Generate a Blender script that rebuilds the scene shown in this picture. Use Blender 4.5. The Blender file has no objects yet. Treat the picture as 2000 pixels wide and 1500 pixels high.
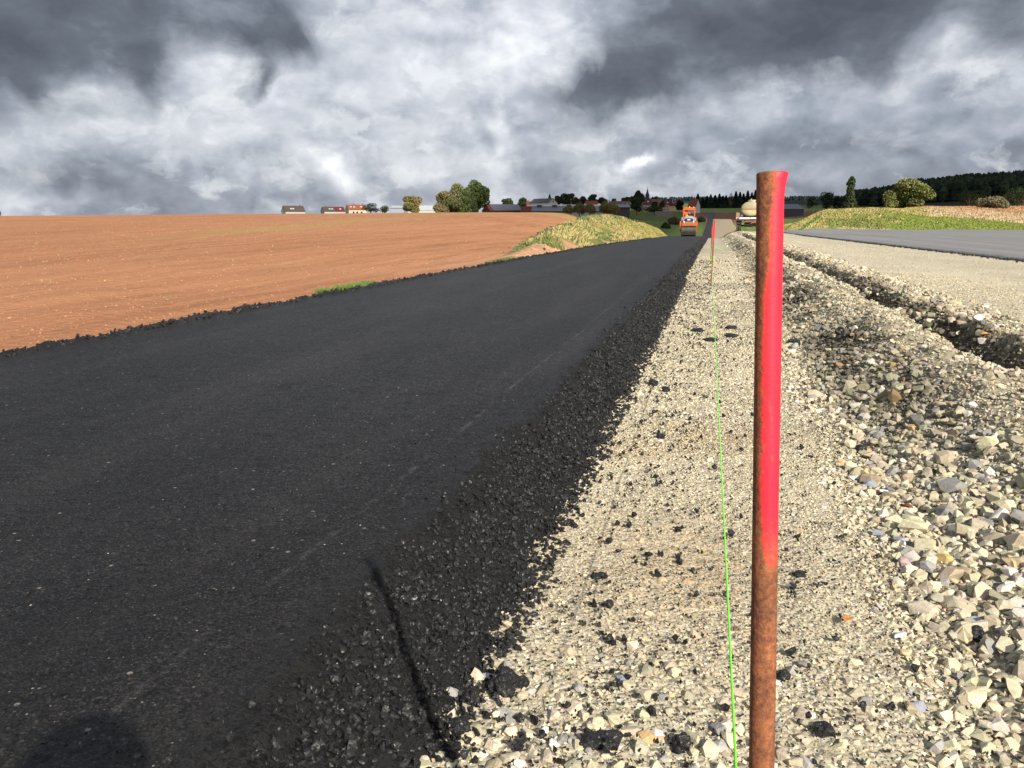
import bpy, bmesh, math, random
import numpy as np
from mathutils import Vector, Matrix, Quaternion
R = math.radians
rng = np.random.default_rng(7)
random.seed(7)
sc = bpy.context.scene
COL = sc.collection

# ------------------------------------------------------------------ camera model (2000x1500 photo pixels)
F_PX = 1700.0
HOR = 432.0
CAM_H = 0.95
PITCH = math.atan((750 - HOR) / F_PX)
YAW = math.atan(395 / F_PX * math.cos(PITCH))
F0 = Vector((-math.sin(YAW), math.cos(YAW), 0)); RT = Vector((math.cos(YAW), math.sin(YAW), 0)); ZU = Vector((0, 0, 1))
FW = math.cos(PITCH) * F0 - math.sin(PITCH) * ZU
UP = math.sin(PITCH) * F0 + math.cos(PITCH) * ZU
CAMP = Vector((0, 0, CAM_H))
def ray(px, py): return FW + (px - 1000) / F_PX * RT + (750 - py) / F_PX * UP
def at(px, py, Y):
    r = ray(px, py); return CAMP + r * (Y / r.y)
def onz(px, py, z):
    r = ray(px, py); return CAMP + r * ((z - CAM_H) / r.z)
cam_d = bpy.data.cameras.new('camera'); cam = bpy.data.objects.new('camera', cam_d); COL.objects.link(cam)
cam_d.sensor_width = 36; cam_d.lens = 36 * F_PX / 2000; cam_d.clip_start = 0.02; cam_d.clip_end = 20000
cam.matrix_world = Matrix((( RT.x, UP.x, -FW.x, 0), (RT.y, UP.y, -FW.y, 0), (RT.z, UP.z, -FW.z, CAM_H), (0, 0, 0, 1)))
sc.camera = cam

# ------------------------------------------------------------------ helpers
def tag(o, label=None, cat=None, group=None, kind=None):
    if label: o['label'] = label
    if cat: o['category'] = cat
    if group: o['group'] = group
    if kind: o['kind'] = kind
    return o
def link(name, me, mat=None, parent=None):
    o = bpy.data.objects.new(name, me); COL.objects.link(o)
    if mat is not None and len(me.materials) == 0: me.materials.append(mat)
    if parent is not None: o.parent = parent
    return o
def empty(name, loc, rz=0.0):
    o = bpy.data.objects.new(name, None); COL.objects.link(o); o.location = loc; o.rotation_euler = (0, 0, rz); o.empty_display_size = .2
    return o
def np_mesh(name, V, faces_flat, loop_tot, col=None, smooth=False):
    me = bpy.data.meshes.new(name)
    V = np.ascontiguousarray(V, dtype=np.float32); faces_flat = np.ascontiguousarray(faces_flat, dtype=np.int32)
    loop_tot = np.ascontiguousarray(loop_tot, dtype=np.int32)
    me.vertices.add(len(V)); me.vertices.foreach_set('co', V.ravel())
    me.loops.add(len(faces_flat)); me.loops.foreach_set('vertex_index', faces_flat)
    me.polygons.add(len(loop_tot)); st = np.concatenate(([0], np.cumsum(loop_tot)[:-1])).astype(np.int32)
    me.polygons.foreach_set('loop_start', st); me.polygons.foreach_set('loop_total', loop_tot)
    me.polygons.foreach_set('use_smooth', np.full(len(loop_tot), smooth, dtype=bool))
    me.update(calc_edges=True)
    if col is not None:
        a = me.color_attributes.new('col', 'FLOAT_COLOR', 'POINT')
        c = np.ones((len(V), 4), np.float32); c[:, :3] = col
        a.data.foreach_set('color', c.ravel())
    return me
def _h(ix, iy, s):
    n = (ix.astype(np.int64) * 374761393 + iy.astype(np.int64) * 668265263 + s * 1442695041) & 0xffffffff
    n = ((n ^ (n >> 13)) * 1274126177) & 0xffffffff
    n = ((n ^ (n >> 16)) * 2246822519) & 0xffffffff
    return ((n ^ (n >> 15)) & 0xffffff) / float(0xffffff)
def vn(x, y, s=0):
    x = np.asarray(x, float); y = np.asarray(y, float)
    ix = np.floor(x); iy = np.floor(y); fx = x - ix; fy = y - iy
    fx = fx * fx * (3 - 2 * fx); fy = fy * fy * (3 - 2 * fy)
    a = _h(ix, iy, s); b = _h(ix + 1, iy, s); c = _h(ix, iy + 1, s); d = _h(ix + 1, iy + 1, s)
    return (a * (1 - fx) + b * fx) * (1 - fy) + (c * (1 - fx) + d * fx) * fy
def fbm(x, y, s=0, o=4):
    t = 0; a = .5; x = np.asarray(x, float); y = np.asarray(y, float)
    for i in range(o):
        t = t + a * vn(x * 2 ** i, y * 2 ** i, s + i * 17); a *= .5
    return t / (1 - .5 ** o)
def sst(x, a, b):
    t = np.clip((np.asarray(x, float) - a) / (b - a), 0, 1); return t * t * (3 - 2 * t)
class MB:
    """collects boxes, tubes and lathes; build() links them as one mesh object"""
    def __init__(s): s.v = []; s.f = []
    def add(s, vs, fs, M=None):
        k = len(s.v)
        s.v += [tuple(M @ Vector(p)) if M else tuple(p) for p in vs]; s.f += [tuple(i + k for i in f) for f in fs]; return s
    def box(s, x0, x1, y0, y1, z0, z1, M=None, b=0.0):
        if b <= 0:
            vs = [(x, y, z) for z in (z0, z1) for y in (y0, y1) for x in (x0, x1)]
            return s.add(vs, [(0, 2, 3, 1), (4, 5, 7, 6), (0, 1, 5, 4), (2, 6, 7, 3), (0, 4, 6, 2), (1, 3, 7, 5)], M)
        bm = bmesh.new(); bmesh.ops.create_cube(bm, size=1)
        for v in bm.verts: v.co = Vector(((x0 + x1) / 2 + v.co.x * (x1 - x0), (y0 + y1) / 2 + v.co.y * (y1 - y0), (z0 + z1) / 2 + v.co.z * (z1 - z0)))
        bmesh.ops.bevel(bm, geom=bm.edges[:], offset=b, segments=2, affect='EDGES', profile=.5)
        bm.verts.index_update()
        s.add([v.co.copy() for v in bm.verts], [[v.index for v in f.verts] for f in bm.faces], M); bm.free(); return s
    def tube(s, pts, rad, n=8, cap=True):
        pts = [Vector(p) for p in pts]; rad = rad if isinstance(rad, (list, tuple)) else [rad] * len(pts)
        vs = []; fs = []
        u = None
        for i, p in enumerate(pts):
            d = (pts[min(i + 1, len(pts) - 1)] - pts[max(i - 1, 0)]).normalized()
            if u is None: u = d.orthogonal().normalized()
            u = (u - d * u.dot(d)).normalized(); w = d.cross(u)
            for k in range(n):
                a = 2 * math.pi * k / n; vs.append(p + (u * math.cos(a) + w * math.sin(a)) * rad[i])
        for i in range(len(pts) - 1):
            for k in range(n): fs.append((i * n + k, i * n + (k + 1) % n, (i + 1) * n + (k + 1) % n, (i + 1) * n + k))
        if cap: fs.append(tuple(range(n))[::-1]); fs.append(tuple((len(pts) - 1) * n + k for k in range(n)))
        return s.add(vs, fs)
    def lathe(s, prof, n=28, axis='X', c=(0, 0, 0), sx=1, sz=1):
        """prof: (along, radius)"""
        vs = []; fs = []
        for a, r in prof:
            for k in range(n):
                t = 2 * math.pi * k / n; p = r * math.cos(t) * sx; q = r * math.sin(t) * sz
                v = {'X': (a, p, q), 'Y': (p, a, q), 'Z': (p, q, a)}[axis]
                vs.append((v[0] + c[0], v[1] + c[1], v[2] + c[2]))
        for i in range(len(prof) - 1):
            for k in range(n): fs.append((i * n + k, i * n + (k + 1) % n, (i + 1) * n + (k + 1) % n, (i + 1) * n + k))
        fs.append(tuple(range(n))); fs.append(tuple((len(prof) - 1) * n + k for k in range(n)))
        return s.add(vs, fs)
    def build(s, name, mat, parent=None, smooth=False):
        bm = bmesh.new(); vv = [bm.verts.new(p) for p in s.v]
        for f in s.f:
            try: bm.faces.new([vv[i] for i in f])
            except ValueError: pass
        bmesh.ops.recalc_face_normals(bm, faces=bm.faces[:])
        me = bpy.data.meshes.new(name); bm.to_mesh(me); bm.free()
        if smooth:
            for p in me.polygons: p.use_smooth = True
            try: me.set_sharp_from_angle(angle=R(38))
            except Exception: pass
        return link(name, me, mat, parent)

# ------------------------------------------------------------------ material helpers
class NT:
    def __init__(s, name):
        s.m = bpy.data.materials.new(name); s.m.use_nodes = True; s.t = s.m.node_tree; s.t.nodes.clear()
    def n(s, typ, ins=None, **kw):
        nd = s.t.nodes.new(typ)
        for k, v in kw.items(): setattr(nd, k, v)
        for k, v in (ins or {}).items():
            if hasattr(v, 'is_output') or isinstance(v, bpy.types.NodeSocket): s.t.links.new(v, nd.inputs[k])
            else:
                if isinstance(v, tuple) and len(v) == 3 and nd.inputs[k].type == 'RGBA': v = v + (1,)
                nd.inputs[k].default_value = v
        return nd
    def math(s, op, a, b=0.0, c=0.0, clamp=False): return s.n('ShaderNodeMath', {0: a, 1: b, 2: c}, operation=op, use_clamp=clamp).outputs[0]
    def mix(s, f, a, b, mode='MIX'):
        nd = s.n('ShaderNodeMix', data_type='RGBA', blend_type=mode)
        for i, v in ((0, f), (6, a), (7, b)):
            if isinstance(v, bpy.types.NodeSocket): s.t.links.new(v, nd.inputs[i])
            else: nd.inputs[i].default_value = v if i == 0 else (tuple(v) + (1,))[:4]
        return nd.outputs[2]
    def ramp(s, f, stops):
        nd = s.n('ShaderNodeValToRGB', {0: f}); e = nd.color_ramp.elements
        while len(e) < len(stops): e.new(.5)
        for el, (p, c) in zip(e, stops): el.position = p; el.color = (tuple(c) + (1,))[:4] if isinstance(c, tuple) else (c, c, c, 1)
        return nd.outputs[0]
    def noise(s, vec, scale, detail=4, rough=.55, dist=0.0):
        return s.n('ShaderNodeTexNoise', {'Vector': vec, 'Scale': scale, 'Detail': detail, 'Roughness': rough, 'Distortion': dist}).outputs[0]
    def pos(s): return s.n('ShaderNodeNewGeometry').outputs['Position']
    def obj(s): return s.n('ShaderNodeTexCoord').outputs['Object']
    def attr(s, name='col'): return s.n('ShaderNodeAttribute', attribute_name=name).outputs['Color']
    def bump(s, h, dist, strength=1.0, normal=None):
        i = {'Height': h, 'Distance': dist, 'Strength': strength}
        if normal is not None: i['Normal'] = normal
        return s.n('ShaderNodeBump', i).outputs[0]
    def out(s, color, rough=.8, spec=.3, normal=None, metal=0.0, extra=None):
        i = {'Base Color': color, 'Roughness': rough, 'Specular IOR Level': spec, 'Metallic': metal}
        if normal is not None: i['Normal'] = normal
        i.update(extra or {})
        b = s.n('ShaderNodeBsdfPrincipled', i); o = s.n('ShaderNodeOutputMaterial', {0: b.outputs[0]})
        return s.m
def simple(name, c, rough=.6, spec=.4, var=.15, scale=6.0, bump=.0, metal=0.0):
    t = NT(name); p = t.obj(); f = t.noise(p, scale, 5)
    col = t.mix(f, tuple(x * (1 - var) for x in c), tuple(min(1, x * (1 + var)) for x in c))
    nrm = t.bump(t.noise(p, scale * 6, 4), bump) if bump else None
    return t.out(col, rough, spec, nrm, metal)
def attr_mat(name, rough=.85, spec=.25, nscale=60.0, amt=.25, bump=0.0, bscale=300.0):
    t = NT(name); p = t.pos(); c = t.attr()
    f = t.noise(p, nscale, 4); col = t.mix(1.0, c, t.ramp(f, [(.25, 1 - amt), (.75, 1 + amt)]), 'MULTIPLY')
    nrm = t.bump(t.noise(p, bscale, 3), bump) if bump else None
    return t.out(col, rough, spec, nrm)
M = {}
M['stone'] = attr_mat('limestone_chips', .9, .2, 90, .22, .0015, 260)
M['black'] = None
def asphalt_black(name, rough_lo, rough_hi, base):
    t = NT(name); p = t.pos()
    v = t.n('ShaderNodeTexVoronoi', {'Vector': p, 'Scale': 240.0}, feature='F1')
    v2 = t.n('ShaderNodeTexVoronoi', {'Vector': p, 'Scale': 95.0}, feature='F1')
    nz = t.noise(p, 3.0, 5)
    col = t.mix(nz, tuple(x * .75 for x in base), tuple(x * 1.3 for x in base))
    geo = t.n('ShaderNodeNewGeometry')
    def tilt(vor, k):
        a = t.n('ShaderNodeVectorMath', {0: vor.outputs['Color'], 1: (.5, .5, .5)}, operation='SUBTRACT').outputs[0]
        return t.n('ShaderNodeVectorMath', {0: a, 'Scale': k}, operation='SCALE').outputs[0]
    s = t.n('ShaderNodeVectorMath', {0: tilt(v, .9), 1: tilt(v2, .7)}, operation='ADD').outputs[0]
    s = t.n('ShaderNodeVectorMath', {0: s, 1: geo.outputs['Normal']}, operation='ADD').outputs[0]
    nrm = t.n('ShaderNodeVectorMath', {0: s}, operation='NORMALIZE').outputs[0]
    sep = t.n('ShaderNodeSeparateColor', {0: v.outputs['Color']})
    rr = t.ramp(sep.outputs[1], [(0.0, rough_lo), (1.0, rough_hi)])
    return t, p, col, nrm, rr, sep
t, p, col, nrm, rr, sep = asphalt_black('loose_asphalt', .40, .85, (.0105, .0102, .0103))
M['black'] = t.out(col, rr, .5, nrm)

# road top: rolled asphalt with pale aggregate flecks, faint dusty streaks
t, p, col, nrm, rr, sep = asphalt_black('rolled_asphalt', .34, .75, (.0118, .0110, .0108))
vf = t.n('ShaderNodeTexVoronoi', {'Vector': p, 'Scale': 130.0}, feature='F1'); sf = t.n('ShaderNodeSeparateColor', {0: vf.outputs['Color']})
patch = t.ramp(t.noise(p, .9, 4), [(.4, 0.0), (.7, 1.0)])
thr = t.math('SUBTRACT', .992, t.math('MULTIPLY', patch, .012))
fleck = t.math('MULTIPLY', t.math('GREATER_THAN', sf.outputs[0], thr), t.math('LESS_THAN', vf.outputs['Distance'], .30))
col = t.mix(fleck, col, t.mix(sf.outputs[1], (.16, .14, .12), (.36, .30, .22)))
sx = t.n('ShaderNodeSeparateXYZ', {0: p})
# thin scuffed seam line running along the road near its open edge, and a dusty roller track
wob = t.math('MULTIPLY', t.math('SUBTRACT', t.noise(p, .35, 2), .5), .10)
d = t.math('ABSOLUTE', t.math('ADD', t.math('ADD', sx.outputs[0], .925), wob))
seam = t.ramp(d, [(0.0, 1.0), (.015, 0.0)])
mp = t.n('ShaderNodeMapping', {0: p, 'Scale': (22.0, 1.6, 1.0)}).outputs[0]
seam = t.math('MULTIPLY', t.math('MULTIPLY', seam, t.ramp(t.noise(mp, 1.2, 5), [(.42, 0.0), (.66, 1.0)])), t.ramp(t.noise(p, 11.0, 5, .75), [(.42, .05), (.60, 1.0)]))
mp2 = t.n('ShaderNodeMapping', {0: p, 'Scale': (2.2, .22, 1.0)}).outputs[0]
dust = t.ramp(t.noise(mp2, 1.4, 6), [(.47, 0.0), (.72, 1.0)])
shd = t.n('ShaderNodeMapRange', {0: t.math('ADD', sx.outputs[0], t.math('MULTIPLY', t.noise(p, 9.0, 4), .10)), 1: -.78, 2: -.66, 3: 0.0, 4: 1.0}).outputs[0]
patchy = t.ramp(t.n('ShaderNodeTexNoise', {'Vector': t.n('ShaderNodeMapping', {0: p, 'Scale': (1.3, .5, 1.0)}).outputs[0], 'Scale': 1.6, 'Detail': 5.0, 'Roughness': .6}).outputs[0], [(.36, .80), (.66, 1.25)])
grain = t.ramp(sep.outputs[0], [(0.0, .30), (.55, .80), (.86, 1.5), (1.0, 3.2)])
grit = t.mix(1.0, t.mix(1.0, grain, t.ramp(t.noise(p, 60.0, 4, .75), [(.32, .35), (.5, 1.0), (.70, 1.7)]), 'MULTIPLY'), patchy, 'MULTIPLY')
col = t.mix(1.0, col, grit, 'MULTIPLY')
col = t.mix(t.math('MULTIPLY', dust, .30), col, (.060, .054, .050))
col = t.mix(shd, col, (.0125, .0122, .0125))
col = t.mix(t.math('MULTIPLY', seam, .6), col, (.17, .165, .16))
pits = t.math('ADD', t.math('MULTIPLY', t.noise(p, 105.0, 4, .75), 1.0), t.math('MULTIPLY', t.noise(p, 34.0, 3, .6), .9))
nrm = t.bump(pits, .012, .8, nrm)
rr = t.mix(t.math('GREATER_THAN', sep.outputs[1], .93), rr, (.2, .2, .2))
vg = t.n('ShaderNodeTexVoronoi', {'Vector': p, 'Scale': 42.0}, feature='F1'); sg = t.n('ShaderNodeSeparateColor', {0: vg.outputs['Color']})
fl2 = t.math('MULTIPLY', t.math('GREATER_THAN', sg.outputs[0], t.math('SUBTRACT', .975, t.math('MULTIPLY', patch, .03))), t.math('LESS_THAN', vg.outputs['Distance'], .22))
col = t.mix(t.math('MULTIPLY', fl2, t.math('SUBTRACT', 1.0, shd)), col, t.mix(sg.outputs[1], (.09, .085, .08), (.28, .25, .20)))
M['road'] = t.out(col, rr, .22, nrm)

# old weathered asphalt
t = NT('weathered_asphalt'); p = t.pos()
n1 = t.noise(p, .6, 5); mp = t.n('ShaderNodeMapping', {0: p, 'Rotation': (0, 0, R(-14)), 'Scale': (1.1, .05, 1)}).outputs[0]
n2 = t.noise(mp, 1.0, 5); n3 = t.noise(p, 70, 3)
c = t.mix(t.ramp(n2, [(.34, 0.0), (.66, 1.0)]), (.125, .123, .124), (.265, .262, .255)); c = t.mix(t.ramp(n1, [(.35, .0), (.7, .5)]), c, (.18, .175, .178))
c = t.mix(.5, c, t.ramp(n3, [(.3, (.11, .11, .112)), (.7, (.31, .305, .30))]))
vf = t.n('ShaderNodeTexVoronoi', {'Vector': p, 'Scale': 5.0}); sf = t.n('ShaderNodeSeparateColor', {0: vf.outputs['Color']})
spk = t.math('MULTIPLY', t.math('GREATER_THAN', sf.outputs[0], .90), t.math('LESS_THAN', vf.outputs['Distance'], .17))
c = t.mix(t.math('MULTIPLY', spk, .7), c, t.mix(sf.outputs[1], (.05, .05, .05), (.55, .53, .47)))
M['oldroad'] = t.out(c, .8, .3, t.bump(n3, .004))

# crushed limestone sheet
t = NT('crushed_limestone'); p = t.pos()
va = t.n('ShaderNodeTexVoronoi', {'Vector': p, 'Scale': 75.0}, feature='F1'); vb = t.n('ShaderNodeTexVoronoi', {'Vector': p, 'Scale': 28.0}, feature='F1')
sa = t.n('ShaderNodeSeparateColor', {0: va.outputs['Color']}); sb = t.n('ShaderNodeSeparateColor', {0: vb.outputs['Color']})
ca = t.ramp(sa.outputs[0], [(0, (.33, .28, .20)), (.25, (.48, .425, .30)), (.7, (.56, .50, .365)), (.9, (.60, .545, .42)), (1, (.42, .42, .39))])
cb = t.ramp(sb.outputs[1], [(0, (.38, .335, .24)), (.5, (.54, .48, .345)), (1, (.59, .53, .40))])
c = t.mix(.45, ca, cb)
gap = t.ramp(va.outputs['Distance'], [(.35, 1.0), (.75, .42)])
pat = t.attr('col')
c = t.mix(1.0, c, pat, 'MULTIPLY')
hgt = t.math('ADD', t.math('MULTIPLY', va.outputs['Distance'], -1.0), t.math('MULTIPLY', vb.outputs['Distance'], -1.2))
M['gravel'] = t.out(c, .95, .15, t.bump(hgt, .006))

# ploughed soil field
t = NT('ploughed_soil'); p = t.pos()
sx = t.n('ShaderNodeSeparateXYZ', {0: p})
mp = t.n('ShaderNodeMapping', {0: p, 'Rotation': (0, 0, R(-28)), 'Scale': (.42, .035, 1)}).outputs[0]
mpf = t.n('ShaderNodeMapping', {0: p, 'Rotation': (0, 0, R(-28)), 'Scale': (3.2, .12, 1)}).outputs[0]
n1 = t.noise(mp, 1.0, 5, .6); nf = t.noise(mpf, 1.0, 4, .6); n2 = t.noise(p, 9, 5, .7); n3 = t.noise(p, .08, 4)
c = t.mix(t.ramp(n1, [(.3, 0.0), (.7, 1.0)]), (.33, .150, .082), (.46, .225, .125))
c = t.mix(.60, c, t.ramp(nf, [(.36, (.245, .108, .060)), (.5, (.40, .192, .108)), (.66, (.52, .268, .158))]))
c = t.mix(.28, c, t.ramp(n2, [(.32, (.20, .09, .05)), (.5, (.40, .19, .11)), (.7, (.58, .32, .2))]))
c = t.mix(t.ramp(n3, [(.4, 0.0), (.65, .55)]), c, (.50, .26, .155))
c = t.mix(1.0, c, (.90, .875, .79), 'MULTIPLY'); c = t.mix(1.0, c, t.attr('col'), 'MULTIPLY')
gr = t.n('ShaderNodeAttribute', attribute_name='green').outputs['Fac']
gr = t.math('MULTIPLY', gr, t.ramp(t.noise(p, 1.3, 6, .7), [(.34, 0.0), (.62, 1.0)]))
c = t.mix(t.math('MULTIPLY', gr, .75), c, (.30, .28, .085))
vs = t.n('ShaderNodeTexVoronoi', {'Vector': p, 'Scale': 2.6}); ss = t.n('ShaderNodeSeparateColor', {0: vs.outputs['Color']})
st = t.math('MULTIPLY', t.math('GREATER_THAN', ss.outputs[0], .95), t.math('LESS_THAN', vs.outputs['Distance'], .09))
c = t.mix(t.math('MULTIPLY', st, .3), c, (.62, .52, .38))
h = t.math('ADD', t.math('MULTIPLY', n2, .6), t.math('MULTIPLY', nf, .8))
M['field'] = t.out(c, .95, .1, t.bump(h, .10, .85))

# generic ground with painted soil type
t = NT('ground_cover'); p = t.pos(); n1 = t.noise(p, .35, 6, .65); n2 = t.noise(p, 4, 5, .7)
c = t.mix(1.0, t.attr('col'), t.ramp(n1, [(.3, .65), (.7, 1.35)]), 'MULTIPLY'); c = t.mix(1.0, c, t.ramp(n2, [(.3, .7), (.7, 1.3)]), 'MULTIPLY')
M['ground'] = t.out(c, .95, .1, t.bump(t.math('ADD', n1, n2), .12))
# leaves / weeds / wood
t = NT('leaves'); c = t.attr(); M['leaf'] = t.out(c, .75, .15, None, 0.0)
t = NT('dry_grass'); c = t.attr(); M['grass'] = t.out(c, .85, .1)
M['bark'] = simple('bark', (.10, .075, .05), .9, .1, .4, 3, .02)
M['forest'] = attr_mat('forest_green', .95, .05, .4, .45)
# near post: rust under sprayed fluorescent red paint
def post_mat(name, zlen, paint_len):
    t = NT(name); p = t.obj(); s = t.n('ShaderNodeSeparateXYZ', {0: p})
    n1 = t.noise(p, 45, 6, .65); n2 = t.noise(p, 240, 5, .7); mp = t.n('ShaderNodeMapping', {0: p, 'Scale': (1, 1, .18)}).outputs[0]; n3 = t.noise(mp, 160, 4)
    rust = t.ramp(n1, [(.25, (.05, .022, .014)), (.45, (.135, .052, .024)), (.6, (.23, .090, .034)), (.78, (.36, .15, .055))])
    rust = t.mix(.58, rust, t.ramp(n2, [(.34, (.040, .018, .013)), (.5, (.15, .060, .028)), (.68, (.30, .125, .055))]))
    rust = t.mix(t.math('MULTIPLY', t.ramp(n3, [(.5, 0.0), (.75, 1.0)]), .35), rust, (.05, .028, .022))
    rust = t.mix(1.0, rust, (1.45, 1.32, 1.25), 'MULTIPLY')
    w = t.math('SUBTRACT', t.noise(mp, 22, 3, .5), .5)
    # sprayed from the +X / -Y side; edge wanders along the post
    side = t.math('ADD', t.math('MULTIPLY', s.outputs[0], 1.0), t.math('MULTIPLY', s.outputs[1], -.25))
    e = t.math('ADD', side, t.math('MULTIPLY', w, .017))
    depth = t.math('SUBTRACT', zlen, s.outputs[2])                      # metres below the post's top
    bare = t.ramp(depth, [(0.0, 0.55), (.10, .66), (.22, .36), (.45, .26), (.8, .34), (1.0, .4)]) if False else None
    f = t.ramp(t.math('DIVIDE', depth, paint_len), [(0.0, .66), (.06, .62), (.12, .50), (.20, .52), (.30, .37), (.42, .34), (.55, .33), (.68, .40), (.80, .35), (.93, .40), (1.0, .62)])
    lim = t.math('MULTIPLY', t.math('SUBTRACT', f, .5), .023)
    paint = t.ramp(t.math('SUBTRACT', e, lim), [(.0, 0.0), (.0012, 1.0)])
    end = t.ramp(t.math('ADD', t.math('DIVIDE', depth, paint_len), t.math('MULTIPLY', t.math('SUBTRACT', n2, .5), .16)), [(.87, 1.0), (.98, .35), (1.06, 0.0)])
    fac = t.math('MULTIPLY', paint, end)
    chips = t.math('MULTIPLY', t.ramp(t.noise(p, 95, 3), [(.54, 0.0), (.60, 1.0)]), t.ramp(t.math('SUBTRACT', e, lim), [(.0015, 1.0), (.0055, 0.0)]))
    thin = t.math('MULTIPLY', t.ramp(t.noise(mp, 75, 5, .7), [(.55, 0.0), (.72, .75)]), t.ramp(n2, [(.45, 0.0), (.6, 1.0)]))
    fac = t.math('MULTIPLY', t.math('MULTIPLY', fac, t.math('SUBTRACT', 1.0, chips)), t.math('SUBTRACT', 1.0, thin))
    red = t.mix(t.noise(p, 30, 3), (.76, .014, .036), (.83, .025, .056))
    red = t.mix(t.ramp(t.math('SUBTRACT', e, lim), [(.0, .75), (.005, 0.0)]), red, (.80, .085, .03))
    c = t.mix(fac, rust, red)
    rough = t.ramp(fac, [(0, .85), (1, .5)])
    hh = t.math('ADD', t.math('MULTIPLY', n2, t.math('SUBTRACT', 1.0, t.math('MULTIPLY', fac, .75))), t.math('MULTIPLY', fac, .6))
    return t.out(c, rough, .35, t.bump(hh, .0012))

# ------------------------------------------------------------------ terrain
def KY(px): r = ray(px, HOR); return r.x / r.y
def fieldcol(v, px):
    r = ray(px, v); e = (r.z / r.y); c = 6e-5; s = e + 2 * math.sqrt(.95 * c)
    ys = [0, 10, 25, 45, 70, 100, 125, 150, 180]
    return [(y, s * y - c * y * y) for y in ys]
GY = [(0, 0), (15, -.02), (30, -.08), (60, -.35), (80, -.55), (90, -.69), (100, -.97), (115, -1.7), (150, -2.75), (180, -2.95), (210, -2.6), (250, -1.6), (330, .5), (400, 3.4), (450, 5.8), (520, 8.2), (700, 10), (1000, 12), (2500, 57), (6000, 60)]
G2 = [(0, 0), (40, 0), (85, .02), (96, -.1), (110, -.8), (150, -2.6)] + GY[9:]
TABLE = [
 (-2500, fieldcol(421, 0) + [(250, 1.0), (480, .3), (1000, -2), (2500, -2), (6000, -2)]),
 (0, fieldcol(421.5, 0) + [(250, 1.0), (480, .3), (1000, 0), (2500, 0), (6000, 0)]),
 (600, fieldcol(417.3, 600) + [(250, 2.2), (480, .3), (1000, 0), (2500, 4), (6000, 4)]),
 (900, fieldcol(415, 900) + [(250, 2.2), (330, 1.8), (480, 2.5), (1000, 2), (2500, 6), (6000, 6)]),
 (1100, fieldcol(415, 1100) + [(250, 2.0), (330, 2.0), (450, 5.2), (700, 7), (2500, 20), (6000, 20)]),
 (1250, [(0, 0), (30, .3), (60, .6), (110, 1.0), (150, .2), (250, .0), (330, 2.0), (420, 5.6), (520, 7.2), (700, 9), (2500, 55), (6000, 60)]),
 (1330, [(0, 0), (60, -.3), (90, -.69), (120, -1.2), (200, -1.4), (260, -.3), (330, 1.5), (420, 5.4), (520, 7.8), (700, 9.5), (2500, 56), (6000, 60)]),
 (1370, GY), (1450, GY),
 (1540, [(0, 0), (80, .02), (107, 0), (115, .3), (128, .5), (200, .0), (300, 1), (400, 3.8), (450, 6), (520, 8), (700, 10), (1000, 12), (2500, 57), (6000, 60)]),
 (1620, [(0, 0), (80, 0), (107, .03), (115, 1.2), (125, 2.2), (140, 2.6), (180, 1.6), (330, 3.5), (450, 6.5), (600, 9), (1000, 16), (1300, 20), (2500, 57), (6000, 60)]),
 (1700, [(0, 0), (78, 0), (102, .03), (110, 1.2), (121, 2.3), (140, 2.75), (180, 2.6), (330, 4.5), (450, 7.0), (600, 9), (900, 17), (1200, 27), (2500, 60), (6000, 60)]),
 (1800, [(0, 0), (74, 0), (94, .03), (101, .6), (112, 1.3), (132, 2.2), (160, 3.0), (200, 3.8), (330, 5.2), (600, 9), (900, 26), (1100, 35), (2500, 60), (6000, 60)]),
 (1900, [(0, 0), (68, 0), (86, .05), (98, .4), (115, .9), (150, 2.0), (190, 3.2), (230, 4.2), (330, 5.6), (600, 9), (900, 30), (1100, 39), (2500, 60), (6000, 60)]),
 (2000, [(0, 0), (60, 0), (80, .05), (95, .3), (120, .7), (150, 1.4), (200, 3.2), (230, 4.2), (330, 5.6), (600, 9), (900, 33), (1100, 43), (2500, 60), (6000, 60)]),
 (2700, [(0, 0), (60, 0), (80, .05), (110, .6), (150, 1.7), (200, 3.8), (330, 6.0), (600, 9), (900, 40), (1100, 50), (2500, 60), (6000, 60)]),
]
TC = np.array([KY(c[0]) for c in TABLE]); TC[0] = -3.0
TY = np.unique(np.concatenate([[q[0] for q in c[1]] for c in TABLE])).astype(float)
TZ = np.array([np.interp(TY, [q[0] for q in c[1]], [q[1] for q in c[1]]) for c in TABLE])
def table(X, Y):
    Yc = np.maximum(Y, 1.0); t = np.clip(X / Yc, TC[0], TC[-1]); Yc = np.clip(Yc, TY[0], TY[-1])
    i = np.clip(np.searchsorted(TC, t) - 1, 0, len(TC) - 2); j = np.clip(np.searchsorted(TY, Yc) - 1, 0, len(TY) - 2)
    u = (t - TC[i]) / (TC[i + 1] - TC[i]); w = (Yc - TY[j]) / (TY[j + 1] - TY[j])
    u = u * u * (3 - 2 * u)
    return (TZ[i, j] * (1 - w) + TZ[i, j + 1] * w) * (1 - u) + (TZ[i + 1, j] * (1 - w) + TZ[i + 1, j + 1] * w) * u
def gprof(X, Y):
    g = np.interp(Y, [q[0] for q in GY], [q[1] for q in GY]); g2 = np.interp(Y, [q[0] for q in G2], [q[1] for q in G2])
    w = sst(X, .3, 2.2); return g * (1 - w) + g2 * w
MC = np.array([(18, -4.75, .0), (22, -4.95, .14), (27, -5.3, .32), (33, -5.9, .55), (41, -6.6, .78), (52, -7.3, 1.05), (62, -7.9, 1.30), (74, -8.2, 1.50), (84, -7.8, 1.44), (94, -7.1, 1.34), (104, -6.3, 1.08), (116, -6.0, .6), (126, -6.4, 0)])
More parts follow.
